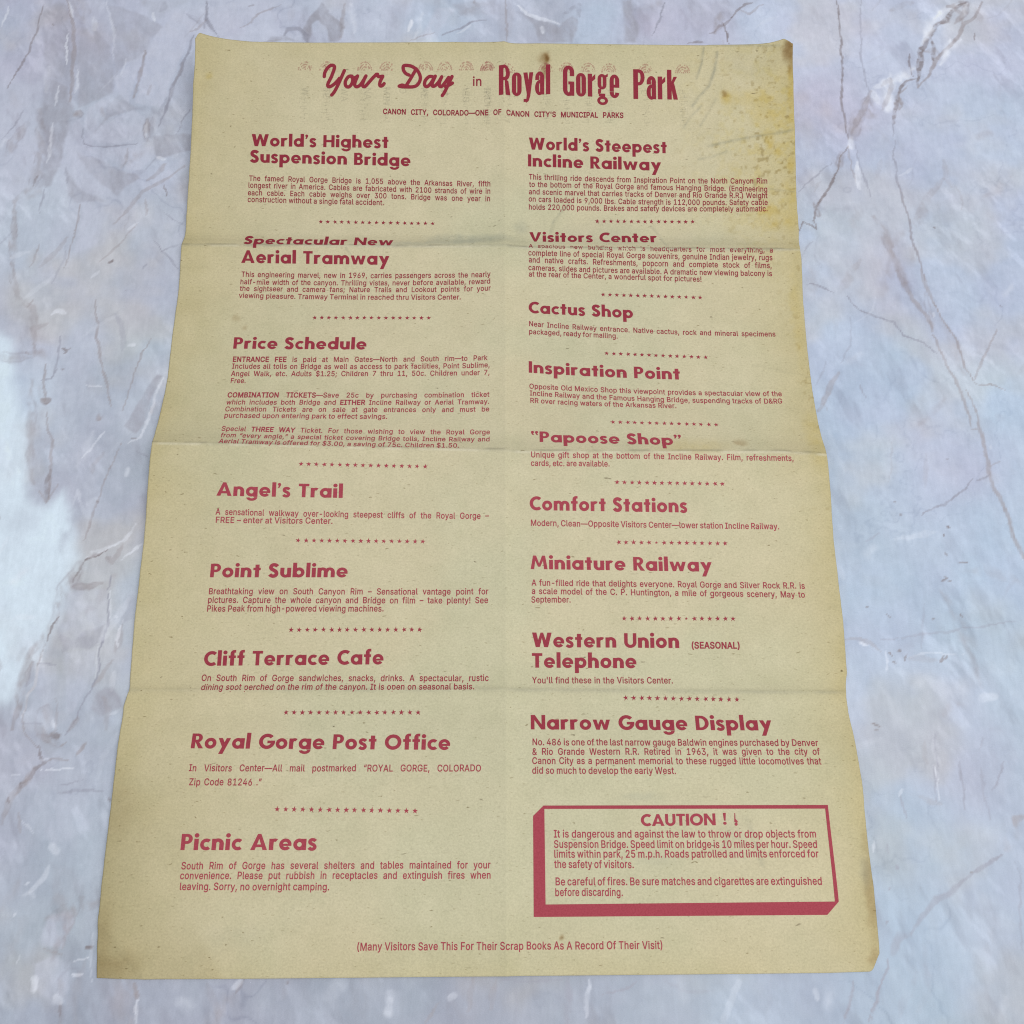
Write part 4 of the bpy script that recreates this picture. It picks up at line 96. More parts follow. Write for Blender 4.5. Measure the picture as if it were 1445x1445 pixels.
# ------------------------------------------------------------------ helpers
rng = np.random.default_rng(7)
def vnoise(x, y, scale, seed):
    r = np.random.default_rng(seed); T = r.random((256, 256)).astype(np.float32)
    fx = np.asarray(x) / scale + 1000.; fy = np.asarray(y) / scale + 1000.
    ix = np.floor(fx).astype(np.int64); iy = np.floor(fy).astype(np.int64)
    tx = fx - ix; ty = fy - iy; tx = tx*tx*tx*(tx*(tx*6-15)+10); ty = ty*ty*ty*(ty*(ty*6-15)+10)
    a = T[iy % 256, ix % 256]; b = T[iy % 256, (ix+1) % 256]; c = T[(iy+1) % 256, ix % 256]; d = T[(iy+1) % 256, (ix+1) % 256]
    return (a*(1-tx)+b*tx)*(1-ty) + (c*(1-tx)+d*tx)*ty
def fbm(x, y, scale, seed, octs=4):
    v = 0; a = 1.; t = 0
    for o in range(octs):
        v = v + a * vnoise(x, y, scale / 2**o, seed + o); t += a; a *= .55
    return v / t * 2 - 1
def sstep(a, b, x):
    t = np.clip((x - a) / (b - a), 0, 1); return t*t*(3-2*t)
def lin(c):
    c = np.asarray(c, float) / 255.
    return np.where(c <= .04045, c / 12.92, ((c + .055) / 1.055)**2.4)
def mesh_np(name, V, F, mat, parent=None, smooth=False):
    me = bpy.data.meshes.new(name); F = np.asarray(F, np.int32); V = np.asarray(V, np.float32)
    n = F.shape[1]
    me.vertices.add(len(V)); me.vertices.foreach_set('co', V.ravel())
    me.loops.add(F.size); me.loops.foreach_set('vertex_index', F.ravel())
    me.polygons.add(len(F)); me.polygons.foreach_set('loop_start', np.arange(0, F.size, n, dtype=np.int32))
    if smooth: me.polygons.foreach_set('use_smooth', np.ones(len(F), dtype=bool))
    me.update(calc_edges=True); me.validate()
    me.materials.append(mat)
    o = bpy.data.objects.new(name, me); col.objects.link(o)
    if parent: o.parent = parent
    return o
def color_attr(o, name, rgb):
    a = o.data.color_attributes.new(name, 'FLOAT_COLOR', 'POINT')
    c = np.ones((len(rgb), 4), np.float32); c[:, :3] = rgb
    a.data.foreach_set('color', c.ravel())
def material(name):
    m = bpy.data.materials.new(name); m.use_nodes = True
    nt = m.node_tree; p = nt.nodes['Principled BSDF']
    return m, nt, p
def N(nt, t, **k):
    n = nt.nodes.new(t)
    for a, b in k.items(): setattr(n, a, b)
    return n
def noise_node(nt, vec, scale, detail=3, rough=.55):
    n = N(nt, 'ShaderNodeTexNoise'); n.inputs['Scale'].default_value = scale; n.inputs['Detail'].default_value = detail
    n.inputs['Roughness'].default_value = rough; nt.links.new(vec, n.inputs['Vector']); return n.outputs['Fac']
def ramp(nt, fac, stops):
    r = N(nt, 'ShaderNodeValToRGB'); e = r.color_ramp.elements
    e[0].position, e[0].color = stops[0][0], (*stops[0][1], 1); e[1].position, e[1].color = stops[-1][0], (*stops[-1][1], 1)
    for p, c in stops[1:-1]:
        q = e.new(p); q.color = (*c, 1)
    nt.links.new(fac, r.inputs[0]); return r.outputs[0]
def mixc(nt, mode, fac, a, b):
    n = N(nt, 'ShaderNodeMix', data_type='RGBA', blend_type=mode)
    for s, v in ((n.inputs[0], fac), (n.inputs[6], a), (n.inputs[7], b)):
        if hasattr(v, 'links'): nt.links.new(v, s)
        else: s.default_value = v if not isinstance(v, tuple) else (*v, 1)
    return n.outputs[2]
def g3(v): return (v, v, v)

# ------------------------------------------------------------------ materials
KA = 0.92           # tone values to surface reflectance
def marble_material():
    m, nt, p = material('printed_marble'); tc = N(nt, 'ShaderNodeTexCoord').outputs['Object']
    at = N(nt, 'ShaderNodeVertexColor', layer_name='stone')
    c = at.outputs['Color']
    n1 = noise_node(nt, tc, 420, 5, .7)
    c = mixc(nt, 'MULTIPLY', 1.0, c, ramp(nt, n1, [(.25, g3(.955)), (.75, g3(1.04))]))
    w = N(nt, 'ShaderNodeMapping'); w.inputs['Scale'].default_value = (1400, 2600, 1); nt.links.new(tc, w.inputs['Vector'])
    n2 = noise_node(nt, w.outputs[0], 1.0, 3, .6)
    c = mixc(nt, 'MULTIPLY', 1.0, c, ramp(nt, n2, [(.3, g3(.965)), (.7, g3(1.03))]))
    for rot_, sc_x, sc_y, k in ((.5, 90, 420, .018), (1.25, 140, 600, .016), (-.4, 60, 240, .02)):
        mp = N(nt, 'ShaderNodeMapping'); mp.inputs['Scale'].default_value = (sc_y, sc_x, 1); mp.inputs['Rotation'].default_value = (0, 0, rot_)
        nt.links.new(tc, mp.inputs['Vector']); s_ = noise_node(nt, mp.outputs[0], 1., 4, .65)
        c = mixc(nt, 'MULTIPLY', 1.0, c, ramp(nt, s_, [(.36, g3(1 - k * 1.3)), (.52, g3(1.)), (.64, g3(1 + k))]))
    nt.links.new(c, p.inputs['Base Color'])
    rr = N(nt, 'ShaderNodeMapRange'); rr.inputs['To Min'].default_value = .34; rr.inputs['To Max'].default_value = .5
    nt.links.new(n1, rr.inputs['Value']); nt.links.new(rr.outputs[0], p.inputs['Roughness'])
    p.inputs['Specular IOR Level'].default_value = .3
    b = N(nt, 'ShaderNodeBump'); b.inputs['Strength'].default_value = .12; b.inputs['Distance'].default_value = .0004
    nt.links.new(n2, b.inputs['Height']); nt.links.new(b.outputs[0], p.inputs['Normal'])
    return m
def paper_material():
    m, nt, p = material('old_newsprint'); tc = N(nt, 'ShaderNodeTexCoord').outputs['Object']
    c = N(nt, 'ShaderNodeVertexColor', layer_name='paper').outputs['Color']
    grain = noise_node(nt, tc, 1500, 4, .65)
    c = mixc(nt, 'MULTIPLY', 1.0, c, ramp(nt, grain, [(.28, g3(.885)), (.5, g3(1.0)), (.72, g3(1.10))]))
    cloud = noise_node(nt, tc, 130, 4, .6)
    c = mixc(nt, 'MULTIPLY', 1.0, c, ramp(nt, cloud, [(.3, (.962, .968, .955)), (.7, (1.03, 1.024, 1.03))]))
    wp = N(nt, 'ShaderNodeMapping'); wp.inputs['Scale'].default_value = (700, 1500, 1); nt.links.new(tc, wp.inputs['Vector'])
    fib = noise_node(nt, wp.outputs[0], 1.0, 2, .5)
    c = mixc(nt, 'MULTIPLY', 1.0, c, ramp(nt, fib, [(.3, g3(.965)), (.7, g3(1.03))]))
    # dark pulp flecks: short bent specks, only in some cells
    for sc, amp, thr, rad, dark in ((260, .55, .88, .11, (.50, .45, .38)), (150, .6, .955, .075, (.32, .28, .25)), (560, .5, .78, .17, (.74, .71, .66))):
        wv = N(nt, 'ShaderNodeTexNoise'); wv.inputs['Scale'].default_value = sc * 1.2; nt.links.new(tc, wv.inputs['Vector'])
        ad = N(nt, 'ShaderNodeVectorMath', operation='MULTIPLY_ADD'); nt.links.new(wv.outputs['Color'], ad.inputs[0])
        ad.inputs[1].default_value = (amp * 2.2 / sc, amp * 1.0 / sc, 0); nt.links.new(tc, ad.inputs[2])
        mp = N(nt, 'ShaderNodeMapping'); mp.inputs['Scale'].default_value = (sc * .55, sc * 1.5, 0); mp.inputs['Rotation'].default_value = (0, 0, .5 if sc != 120 else -.7)
        nt.links.new(ad.outputs[0], mp.inputs['Vector'])
        vo = N(nt, 'ShaderNodeTexVoronoi', voronoi_dimensions='2D'); vo.inputs['Scale'].default_value = 1; nt.links.new(mp.outputs[0], vo.inputs['Vector'])
        s1 = N(nt, 'ShaderNodeSeparateColor'); nt.links.new(vo.outputs['Color'], s1.inputs[0])
        g = N(nt, 'ShaderNodeMath', operation='GREATER_THAN'); g.inputs[1].default_value = thr; nt.links.new(s1.outputs[0], g.inputs[0])
        l = N(nt, 'ShaderNodeMapRange'); l.inputs['From Min'].default_value = rad; l.inputs['From Max'].default_value = rad * .35; nt.links.new(vo.outputs['Distance'], l.inputs['Value'])
        k = N(nt, 'ShaderNodeMath', operation='MULTIPLY'); nt.links.new(g.outputs[0], k.inputs[0]); nt.links.new(l.outputs[0], k.inputs[1])
        k2 = N(nt, 'ShaderNodeMath', operation='MULTIPLY'); nt.links.new(k.outputs[0], k2.inputs[0]); nt.links.new(s1.outputs[1], k2.inputs[1])
        c = mixc(nt, 'MULTIPLY', k2.outputs[0], c, dark)
    nt.links.new(c, p.inputs['Base Color']); p.inputs['Roughness'].default_value = .85; p.inputs['Specular IOR Level'].default_value = .15
    b = N(nt, 'ShaderNodeBump'); b.inputs['Strength'].default_value = .25; b.inputs['Distance'].default_value = .0002
    nt.links.new(grain, b.inputs['Height']); nt.links.new(b.outputs[0], p.inputs['Normal'])
    return m
def ink_material(name, lo, hi, alpha=1.):
    m, nt, p = material(name); tc = N(nt, 'ShaderNodeTexCoord').outputs['Object']
    big = noise_node(nt, tc, 9, 2, .5); fine = noise_node(nt, tc, 1700, 3, .6)
    sx = N(nt, 'ShaderNodeSeparateXYZ'); nt.links.new(tc, sx.inputs[0])
    md = N(nt, 'ShaderNodeMath', operation='MULTIPLY_ADD'); nt.links.new(big, md.inputs[0]); md.inputs[1].default_value = .05; nt.links.new(sx.outputs[1], md.inputs[2])
    mr = N(nt, 'ShaderNodeMapRange'); mr.inputs['From Min'].default_value = -.185; mr.inputs['From Max'].default_value = .225; nt.links.new(md.outputs[0], mr.inputs['Value'])
    mid = tuple((a * .6 + b * .4) for a, b in zip(lo, hi))
    c = ramp(nt, mr.outputs[0], [(.02, hi), (.15, hi), (.24, mid), (.33, mid), (.42, hi), (.52, hi), (.62, mid), (.8, lo), (1., lo)])
    c = mixc(nt, 'MULTIPLY', 1., c, ramp(nt, fine, [(.3, (.86, .8, .8)), (.7, (1.16, 1.22, 1.22))]))
    nt.links.new(c, p.inputs['Base Color']); p.inputs['Roughness'].default_value = .7; p.inputs['Specular IOR Level'].default_value = .2
    # thin, slightly absorbed ink: the fibres of the paper show through a little
    r = N(nt, 'ShaderNodeMapRange'); r.inputs['From Min'].default_value = .3; r.inputs['From Max'].default_value = .7
    r.inputs['To Min'].default_value = alpha; r.inputs['To Max'].default_value = alpha * .9
    nt.links.new(fine, r.inputs['Value']); nt.links.new(r.outputs[0], p.inputs['Alpha'])
    return m
M_MARBLE = marble_material(); M_PAPER = paper_material()
M_INK = ink_material('red_ink', tuple(lin((136, 38, 55))), tuple(lin((158, 62, 76))), .98)
M_GHOST = ink_material('show_through_ink', tuple(lin((112, 112, 104))), tuple(lin((120, 118, 108))), .10)
M_GHOSTRED = ink_material('show_through_red_ink', tuple(lin((168, 78, 88))), tuple(lin((176, 84, 92))), .27)

# ------------------------------------------------------------------ the marble-printed table top
def grid_axis(a, b, step, far):
    core = np.arange(a, b + step, step); out = []; x = core[-1]; d = step
    while x < far: d = min(d * 1.35, 6.); x += d; out.append(x)
    inn = []; x = core[0]; d = step
    while x > -far: d = min(d * 1.35, 6.); x -= d; inn.append(x)
    return np.array(inn[::-1] + list(core) + out)
def build_table():
    ax = grid_axis(-268, 282, .6, 900); ay = grid_axis(-232, 268, .6, 800)
    X, Y = np.meshgrid(ax, ay); x = X.ravel().astype(np.float32); y = Y.ravel().astype(np.float32)
    # marble tone from control points, with broad light and shade painted in
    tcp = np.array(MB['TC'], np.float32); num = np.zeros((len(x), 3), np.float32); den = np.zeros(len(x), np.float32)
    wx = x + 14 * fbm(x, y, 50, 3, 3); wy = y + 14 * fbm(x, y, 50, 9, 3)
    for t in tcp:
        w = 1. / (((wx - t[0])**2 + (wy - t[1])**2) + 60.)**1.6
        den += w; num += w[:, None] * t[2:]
    c = num / den[:, None] + np.array((-7., -3., -1.)) + (sstep(20, -160, x) * sstep(-260, -140, y))[:, None] * np.array((7., 7., 6.)) - (sstep(-60, -200, y) * (.4 + .6 * sstep(-150, -60, x)))[:, None] * np.array((8., 9., 11.))  # left lifted against lamp falloff; bottom darkened, part own tone, part painted shade
    # brushed clouds and facets, some of them beige
    c = c + (sstep(.0, .5, fbm(x, y, 40, 351, 4)))[:, None] * np.array((4., -1., -9.))
    f1 = fbm(x, y, 34, 21, 5); f2 = fbm(x * .8 + y * .5, y * .35 - x * .2, 9, 31, 4); f3 = fbm(x, y, 4, 41, 3)
    c = c + (f1 * 8 + f2 * 8 + f3 * 5)[:, None] * np.array([1., .96, .9])
    c = c + (fbm(x, y, 26, 51, 3) * 2.5)[:, None] * np.array([1., -.5, .25])
    # soft facets with irregular edges, as brushed by hand
    P = np.random.default_rng(5).uniform((-320, -280), (340, 320), (420, 2)).astype(np.float32); R = np.random.default_rng(6).random(420).astype(np.float32)
    ux = x + 9 * fbm(x, y, 22, 61, 4); uy = (y + 9 * fbm(x, y, 22, 71, 4)) * .55
    d1 = np.full(len(x), 1e9, np.float32); d2 = d1.copy(); i1 = np.zeros(len(x), np.int32)
    for i, (a, b) in enumerate(P):
        d = np.hypot(ux - a, uy - b * .55); n = d < d1
        d2 = np.where(n, d1, np.minimum(d2, d)); i1 = np.where(n, i, i1); d1 = np.where(n, d, d1)
    left = .35 + .65 * sstep(60, -150, x)
    c = c + ((R[i1] - .5) * 10 * sstep(0, 5.5, d2 - d1) * left * sstep(-.5, .35, fbm(x, y, 60, 81, 2)))[:, None] * np.array([1., 1., .95])
    vx = (x + 1.1 * fbm(x, y, 7, 91, 3) + .22 * fbm(x, y, 1.8, 95, 2)); vy = (y + 1.1 * fbm(x, y, 7, 101, 3) + .22 * fbm(x, y, 1.8, 105, 2))
    brush = fbm(x * .9 + y * .4, y * .35 - x * .15, 2.6, 301, 3)
    # faint hairline cracks everywhere
    for sc, sd, am in ((60, 111, 13), (38, 121, 9)):
        r = np.abs(fbm(x, y, sc, sd, 5)); gate = sstep(.05, .4, fbm(x, y, 70, sd + 50, 2))
        c = c - (np.exp(-(r / .012)**2) * gate * am)[:, None] * np.array([1., 1., .9])
    def hit(pts, pad):
        p = np.array(pts, float).reshape(-1, 2) / 10.
        m = np.nonzero((x > p[:, 0].min() - pad) & (x < p[:, 0].max() + pad) & (y > p[:, 1].min() - pad) & (y < p[:, 1].max() + pad))[0]
        return p, m
    tones = {'p': (163, 164, 177), 'l': (201, 206, 224), 'g': (168, 173, 184), 'c': (218, 234, 248)}
    for q in MB['PG']:
        k, st, soft = q[:3]; p, m = hit(q[3:], 12)
        if len(m) == 0: continue
        X0, Y0 = vx[m], vy[m]; ins = np.zeros(len(m), bool); j = len(p) - 1
        for i in range(len(p)):
            xi, yi = p[i]; xj, yj = p[j]
            ins ^= ((yi > Y0) != (yj > Y0)) & (X0 < (xj - xi) * (Y0 - yi) / (yj - yi + 1e-9) + xi); j = i
        d = pl_dist(X0, Y0, [tuple(a) for a in p] + [tuple(p[0])]); sd = np.where(ins, d, -d)
        a = sstep(-soft * .8, soft * 1.1, sd) * st
        if k != 'c': a = a * (.55 + .45 * sstep(-.5, .3, brush[m]))
        a = a * (.72 + .35 * fbm(X0, Y0, 5 if k != 'c' else 14, 131, 4) + .15)
        a = np.clip(a, 0, 1)[:, None]; c[m] = c[m] * (1 - a) + np.array(tones[k], np.float32) * a
    r5 = np.random.default_rng(77)
    for i in range(420):
        px_, py_ = r5.uniform(-262, 276), r5.uniform(-226, 262); an = r5.normal(1.25, .5); ln = r5.uniform(4, 22); bend = r5.normal(0, .3)
        pts = []
        for j in range(4):
            pts += [px_ * 10, py_ * 10]; px_ += ln / 3 * math.cos(an) ; py_ += ln / 3 * math.sin(an); an += bend * r5.uniform(.3, 1)
        MB['V'].append([('g', 'g', 'b', 'w', 'b')[i % 5], float(r5.uniform(.5, 3.2)), float(r5.uniform(.08, .32) * (1.25 if px_ < 0 else .8))] + pts)
    vt = {'b': (154, 146, 150), 'd': (124, 114, 117), 'g': (150, 152, 168), 'w': (232, 237, 249)}
    for n_, q in enumerate(MB['V']):
        k, w, st = q[:3]; p, m = hit(q[3:], max(4, w * 2.5))
        if len(m) == 0: continue
        X0, Y0 = vx[m], vy[m]; w = max(w * (1.5 if k in 'bg' and w > 1 else 1.3), .8)
        d = pl_dist(X0, Y0, [tuple(a) for a in p])
        # strokes taper towards both ends
        L = np.hypot(*(p[0] - p[-1])) + 1e-6; e = np.minimum(np.hypot(X0 - p[0, 0], Y0 - p[0, 1]), np.hypot(X0 - p[-1, 0], Y0 - p[-1, 1]))
        tp = .45 + .55 * sstep(0, .3 * L + .3, e)
        ww = w * (.55 + .5 * (fbm(X0, Y0, 6, 141, 3) * .8 + .5)) * tp
        soft = 1.0 if w > 3 else (.9 if w > 1.4 else .65)
        a = (1 - sstep(ww * (.5 - .45 * (soft > .9)), ww * (.5 + .5 * soft), d))
        if w > 2.2 and k != 'd': a = a * (sstep(-.55, .25, brush[m]) if k != 'w' else .6 + .4 * sstep(-.35, -.05, brush[m]))
        if k == 'd' and w > 1.6: a = a * (.4 + .6 * sstep(-.3, .15, fbm(X0, Y0, 1.7, 501, 2)))
        a = a * st * (.5 + .5 * (vnoise(X0, Y0, 2.2, 151 + n_ % 50) + .25)) * (.8 if k != 'w' else .9)
        a = a * (.72 if k == 'w' and w < 2 else (1.2 if k == 'b' and w > 2 else 1.))
        a = np.clip(a, 0, 1)[:, None]; c[m] = c[m] * (1 - a) + np.array(vt[k], np.float32) * a
        if k == 'b' and w > 2. and st > .3:     # veins are bordered by a thin darker line, broken here and there
            side = sstep(-.25, .3, fbm(X0, Y0, 7, 401 + n_ % 40, 2))
            a = np.exp(-((d - ww * .62) / .42)**2) * st * .45 * side * tp
            a = np.clip(a, 0, 1)[:, None]; c[m] = c[m] * (1 - a) + np.array((126, 116, 124), np.float32) * a
    c = c + (sstep(.1, .5, fbm(x + y * .6, y * .45, 5.5, 311, 4)) * 11 * sstep(-.2, .4, fbm(x, y, 45, 321, 2)))[:, None] * np.array((1., 1., 1.05))
    c = c - (sstep(.12, .5, fbm(x + y * .35, y * .3, 6.5, 331, 4)) * 12 * sstep(-.3, .35, fbm(x, y, 52, 341, 2)))[:, None] * np.array((.85, 1., 1.05))
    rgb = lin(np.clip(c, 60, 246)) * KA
    nx, ny = len(ax), len(ay); idx = np.arange(nx * ny).reshape(ny, nx)
    F = np.stack([idx[:-1, :-1], idx[:-1, 1:], idx[1:, 1:], idx[1:, :-1]], -1).reshape(-1, 4)
    V = np.stack([x, y, np.zeros_like(x)], -1) * MM
    ring = np.concatenate([idx[0, :], idx[1:, -1], idx[-1, -2::-1], idx[-2:0:-1, 0]])
    low = V[ring].copy(); low[:, 2] = -.022; b0 = len(V); k = np.arange(len(ring)); k1 = (k + 1) % len(ring)
    S = np.stack([ring[k], b0 + k, b0 + k1, ring[k1]], -1)
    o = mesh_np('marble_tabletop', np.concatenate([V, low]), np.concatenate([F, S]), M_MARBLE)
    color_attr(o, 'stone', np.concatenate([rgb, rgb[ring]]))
    o['kind'] = 'structure'
    return o
build_table()

# ------------------------------------------------------------------ the leaflet
leaflet = bpy.data.objects.new('leaflet', None); col.objects.link(leaflet); leaflet.empty_display_size = .05
leaflet['label'] = 'creased yellowed leaflet printed in red in two columns, unfolded flat on the marble tabletop'
leaflet['category'] = 'leaflet'

def build_sheet():
    EL, ER = D['EL'], D['ER']
    # rows follow the three folds exactly, columns follow the long edges
    sr = np.concatenate([np.linspace(k, k + 1, 183)[:-1] for k in range(4)] + [[4.]]); uc = np.linspace(0, 1, 520)
    S, U = np.meshgrid(sr, uc, indexing='ij'); x = -139.5 + U * 277.; y = np.zeros_like(x)
    k = np.minimum(S.astype(int), 3); t = S - k
    for it in range(4):
        ys = np.array(curves_y(x)); lo = np.take_along_axis(ys, k[None], 0)[0]; hi = np.take_along_axis(ys, (k + 1)[None], 0)[0]
        y = lo + (hi - lo) * t
        xl = np.interp(y, EL[0], EL[1]); xr = np.interp(y, ER[0], ER[1]); x = xl + U * (xr - xl)
    rough = .12 * fbm(y, y * 0 + 3, 5, 161, 3)
    x = x + np.where(U < .004, rough, 0) + np.where(U > .996, -rough, 0)
    z = z_of(x, y)
    nr, nc = x.shape; idx = np.arange(nr * nc).reshape(nr, nc)
    Ft = np.stack([idx[:-1, :-1], idx[:-1, 1:], idx[1:, 1:], idx[1:, :-1]], -1).reshape(-1, 4)
    top = np.stack([x, y, z], -1).reshape(-1, 3); bot = top.copy(); bot[:, 2] -= .10
    n = len(top); ring = np.concatenate([idx[0, :], idx[1:, -1], idx[-1, -2::-1], idx[-2:0:-1, 0]]); r2 = np.roll(ring, -1)
    F = np.concatenate([Ft, Ft[:, ::-1] + n, np.stack([ring, ring + n, r2 + n, r2], -1)])
    # ---- paper tone: lighter in the middle, yellowed margins, stains, painted fold shade, rubbed creases
    x = x.ravel(); y = y.ravel(); xl = xl.ravel(); xr = xr.ravel(); s = S.ravel()
    dl = x - xl; dr = xr - x; db = y - np.interp(x, *CURVES[0]); dt = np.interp(x, *CURVES[4]) - y
    mid = np.array((199, 191, 161)); yel = np.array((187, 176, 135)); grn = np.array((190, 189, 160))
    wob = fbm(x, y, 40, 171, 4)
    e = np.maximum.reduce([0.82 * np.exp(-dl / (26 + 10 * wob)), np.exp(-dr / (14 + 5 * wob)), .75 * 0.55 * np.exp(-db / 12), .5 * np.exp(-dt / 18)])
    e = np.clip(e * (1 + .35 * fbm(x, y, 18, 181, 3)), 0, 1)
    c = mid + (grn - mid) * sstep(-.3, .5, fbm(x, y, 55, 191, 3))[:, None] * .6
    c = c * (1 - e[:, None]) + yel * e[:, None]
    c = c + (fbm(x, y, 12, 201, 4) * 3.5)[:, None]
    # foxing in the top right corner
    ux = x - 139; uy = y - 170
    zone = np.exp(-(((x - 138) / 36)**2 + ((y - 156) / 50)**2)); n1 = fbm(x, y, 3.2, 211, 3); n2 = fbm(x, y, 9, 221, 3)
    f = np.clip(zone * (.35 + sstep(-.05, .45, n1) * .9) * sstep(-.5, .3, n2), 0, 1) * .62
    c = c * (1 - f[:, None]) + np.array((188, 172, 112)) * f[:, None]
    f = zone * sstep(.36, .62, fbm(x, y, 2.0, 231, 2)) * .55
    f = np.maximum(f, sstep(.46, .7, fbm(x, y, 2.4, 241, 2)) * np.exp(-dr / 7.) * .38 * sstep(-120, 40, y))
    c = c * (1 - f[:, None]) + np.array((138, 120, 74)) * f[:, None]
    tone = [(184, 158, 74), (118, 88, 50), (140, 146, 136)]  # the grey also paints the shading above the top fold
    for a, b, rx, ry, st, kd in D['STN']:
        wx_ = x + 1.2 * n1 * min(1, rx / 2); wy_ = y + 1.2 * fbm(x, y, 3.2, 251, 3) * min(1, ry / 2)
        g = np.exp(-(((wx_ - a) / rx)**2 + ((wy_ - b) / ry)**2)**1.5) * st * (.75 + .5 * n1)
        g = np.clip(g, 0, .95)[:, None]; c = c * (1 - g) + np.array(tone[kd]) * g
    for pts, w, amp, dirt in D['CREA']:
        if dirt <= 0: continue
        g = np.exp(-(pl_dist(x, y, pts) / (w * .6))**2) * dirt * (.45 + .55 * sstep(-.4, .4, n1))
        g = np.clip(g * .42, 0, 1)[:, None]; c = c * (1 - g) + np.array((112, 116, 108)) * g
    # dirt rubbed into the folds
    for kf, st in ((1, .2), (2, .14), (3, .4)):
        dy = np.abs(y - np.interp(x, *CURVES[kf]))
        g = np.exp(-(dy / .7)**2) * st * (.4 + .6 * sstep(-.3, .4, fbm(x, y, 10, 261 + kf, 3)))
        c = c * (1 - g[:, None]) + np.array((120, 122, 112)) * g[:, None]
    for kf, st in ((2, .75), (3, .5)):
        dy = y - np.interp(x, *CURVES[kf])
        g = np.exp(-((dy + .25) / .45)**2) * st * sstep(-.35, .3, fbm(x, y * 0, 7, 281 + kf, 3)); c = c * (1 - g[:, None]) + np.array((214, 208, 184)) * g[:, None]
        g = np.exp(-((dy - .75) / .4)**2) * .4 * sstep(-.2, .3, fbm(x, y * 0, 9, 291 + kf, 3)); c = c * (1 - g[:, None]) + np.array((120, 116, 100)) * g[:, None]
    # darker aged corner, bounded by an old corner fold
    g = (sstep(-1.5, 1.5, (-(y + 200) * .66 + 44 - (x + 139)) * .6) * sstep(26, 0, db) * .16)[:, None]; c = c * (1 - g) + np.array((140, 124, 84)) * g
    g = (np.exp(-dl / 17) * sstep(-112, -150, y) * .5)[:, None]; c = c * (1 - g) + np.array((150, 141, 106)) * g
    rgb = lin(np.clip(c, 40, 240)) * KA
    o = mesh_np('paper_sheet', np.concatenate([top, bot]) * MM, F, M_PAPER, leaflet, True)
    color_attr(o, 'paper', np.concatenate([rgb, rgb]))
    return o
build_sheet()

# ------------------------------------------------------------------ lettering
def ring(cx, cy, rx, ry, ix, iy, a0=0, a1=360, n=None, icx=None, icy=None):
    n = n or max(4, int(abs(a1 - a0) / 15)); icx = cx if icx is None else icx; icy = cy if icy is None else icy; out = []
    for i in range(n):
        p = math.radians(a0 + (a1 - a0) * i / n); q = math.radians(a0 + (a1 - a0) * (i + 1) / n)
        out.append([(icx + ix*math.cos(p), icy + iy*math.sin(p)), (cx + rx*math.cos(p), cy + ry*math.sin(p)), (cx + rx*math.cos(q), cy + ry*math.sin(q)), (icx + ix*math.cos(q), icy + iy*math.sin(q))])
    return out
def rect(x0, y0, x1, y1): return [[(x0, y0), (x1, y0), (x1, y1), (x0, y1)]]
def poly(*p): return [list(p)]
def disc(cx, cy, r, n=12): return [[(cx + r*math.cos(2*math.pi*i/n), cy + r*math.sin(2*math.pi*i/n)) for i in range(n)]]
def stroke(pts, w, caps=False):
    out = []; P = [Vector(p) for p in pts]; nn = []
    for i, p in enumerate(P):
        t = (P[min(i+1, len(P)-1)] - P[max(i-1, 0)]).normalized(); nn.append(Vector((-t.y, t.x)) * w / 2)
    for i in range(len(P) - 1):
        out.append([tuple(P[i] - nn[i]), tuple(P[i+1] - nn[i+1]), tuple(P[i+1] + nn[i+1]), tuple(P[i] + nn[i])])
    if caps: out += disc(P[0].x, P[0].y, w/2, 10) + disc(P[-1].x, P[-1].y, w/2, 10)
    return out
def smooth_path(pts, k=4):
    P = [Vector(p) for p in pts]; out = []
    for i in range(len(P) - 1):
        a, b, c, d = P[max(i-1, 0)], P[i], P[i+1], P[min(i+2, len(P)-1)]
        for j in range(k):
            t = j / k; out.append(tuple(.5*((2*b) + (c-a)*t + (2*a-5*b+4*c-d)*t*t + (3*b-a-3*c+d)*t**3)))
    out.append(tuple(P[-1])); return out
def mir(ps, w): return [[(w - x, y) for x, y in reversed(p)] for p in ps]
def rot(ps, w, h): return [[(w - x, h - y) for x, y in p] for p in ps]
def sspine(w, h, t):   # the double curve of an s
    a = [(.93, .80), (.76, .89), (.5, .925), (.25, .88), (.135, .745), (.22, .615), (.5, .52), (.76, .42), (.865, .27), (.75, .125), (.48, .075), (.22, .115), (.04, .21)]
    q = smooth_path(a, 3)
    return stroke([(x * (w - t*.45) + t*.22, y * (h - t*.2) - 1.5 + t*.1) for x, y in q], t)
S_, X_ = 26., 71.     # stem weight and x-height of the heading face, capitals are 100 high
def arch(x0, w): # stem-less right half of an n
    return ring(x0 + w/2, 38, w/2, 34.5, w/2 - S_ + 1, 13.5, 0, 180, 12) + rect(x0 + w - S_, 0, x0 + w, 39)
bowl = lambda cx: ring(cx, 35, 36, 36.8, 13.5, 14.5)
Fg = {}
def fg(ch, w, *ps): Fg[ch] = (w, [q for p in ps for q in p])
fg('a', 76, bowl(36), rect(76 - S_, 0, 76, 70)); fg('b', 76, bowl(40), rect(0, 0, S_, 107)); fg('d', 76, bowl(36), rect(76 - S_, 0, 76, 107))
fg('c', 58, ring(36, 35, 36, 36.8, 15, 15.5, 48, 312, 18)); fg('e', 72, ring(36, 35, 36, 36.8, 15, 16, 0, 322, 22), rect(16, 26, 71.5, 39.5))
fg('f', 47, rect(11, 0, 11 + S_, 84), ring(11 + 25, 82, 25, 26, 25 - S_, 7, 90, 180, 6), rect(36, 89, 47, 108), rect(0, 52, 47, 70))
fg('g', 76, bowl(36), rect(76 - S_, -4, 76, 70), ring(40, -6, 36, 27, 15, 9, 190, 360, 12))
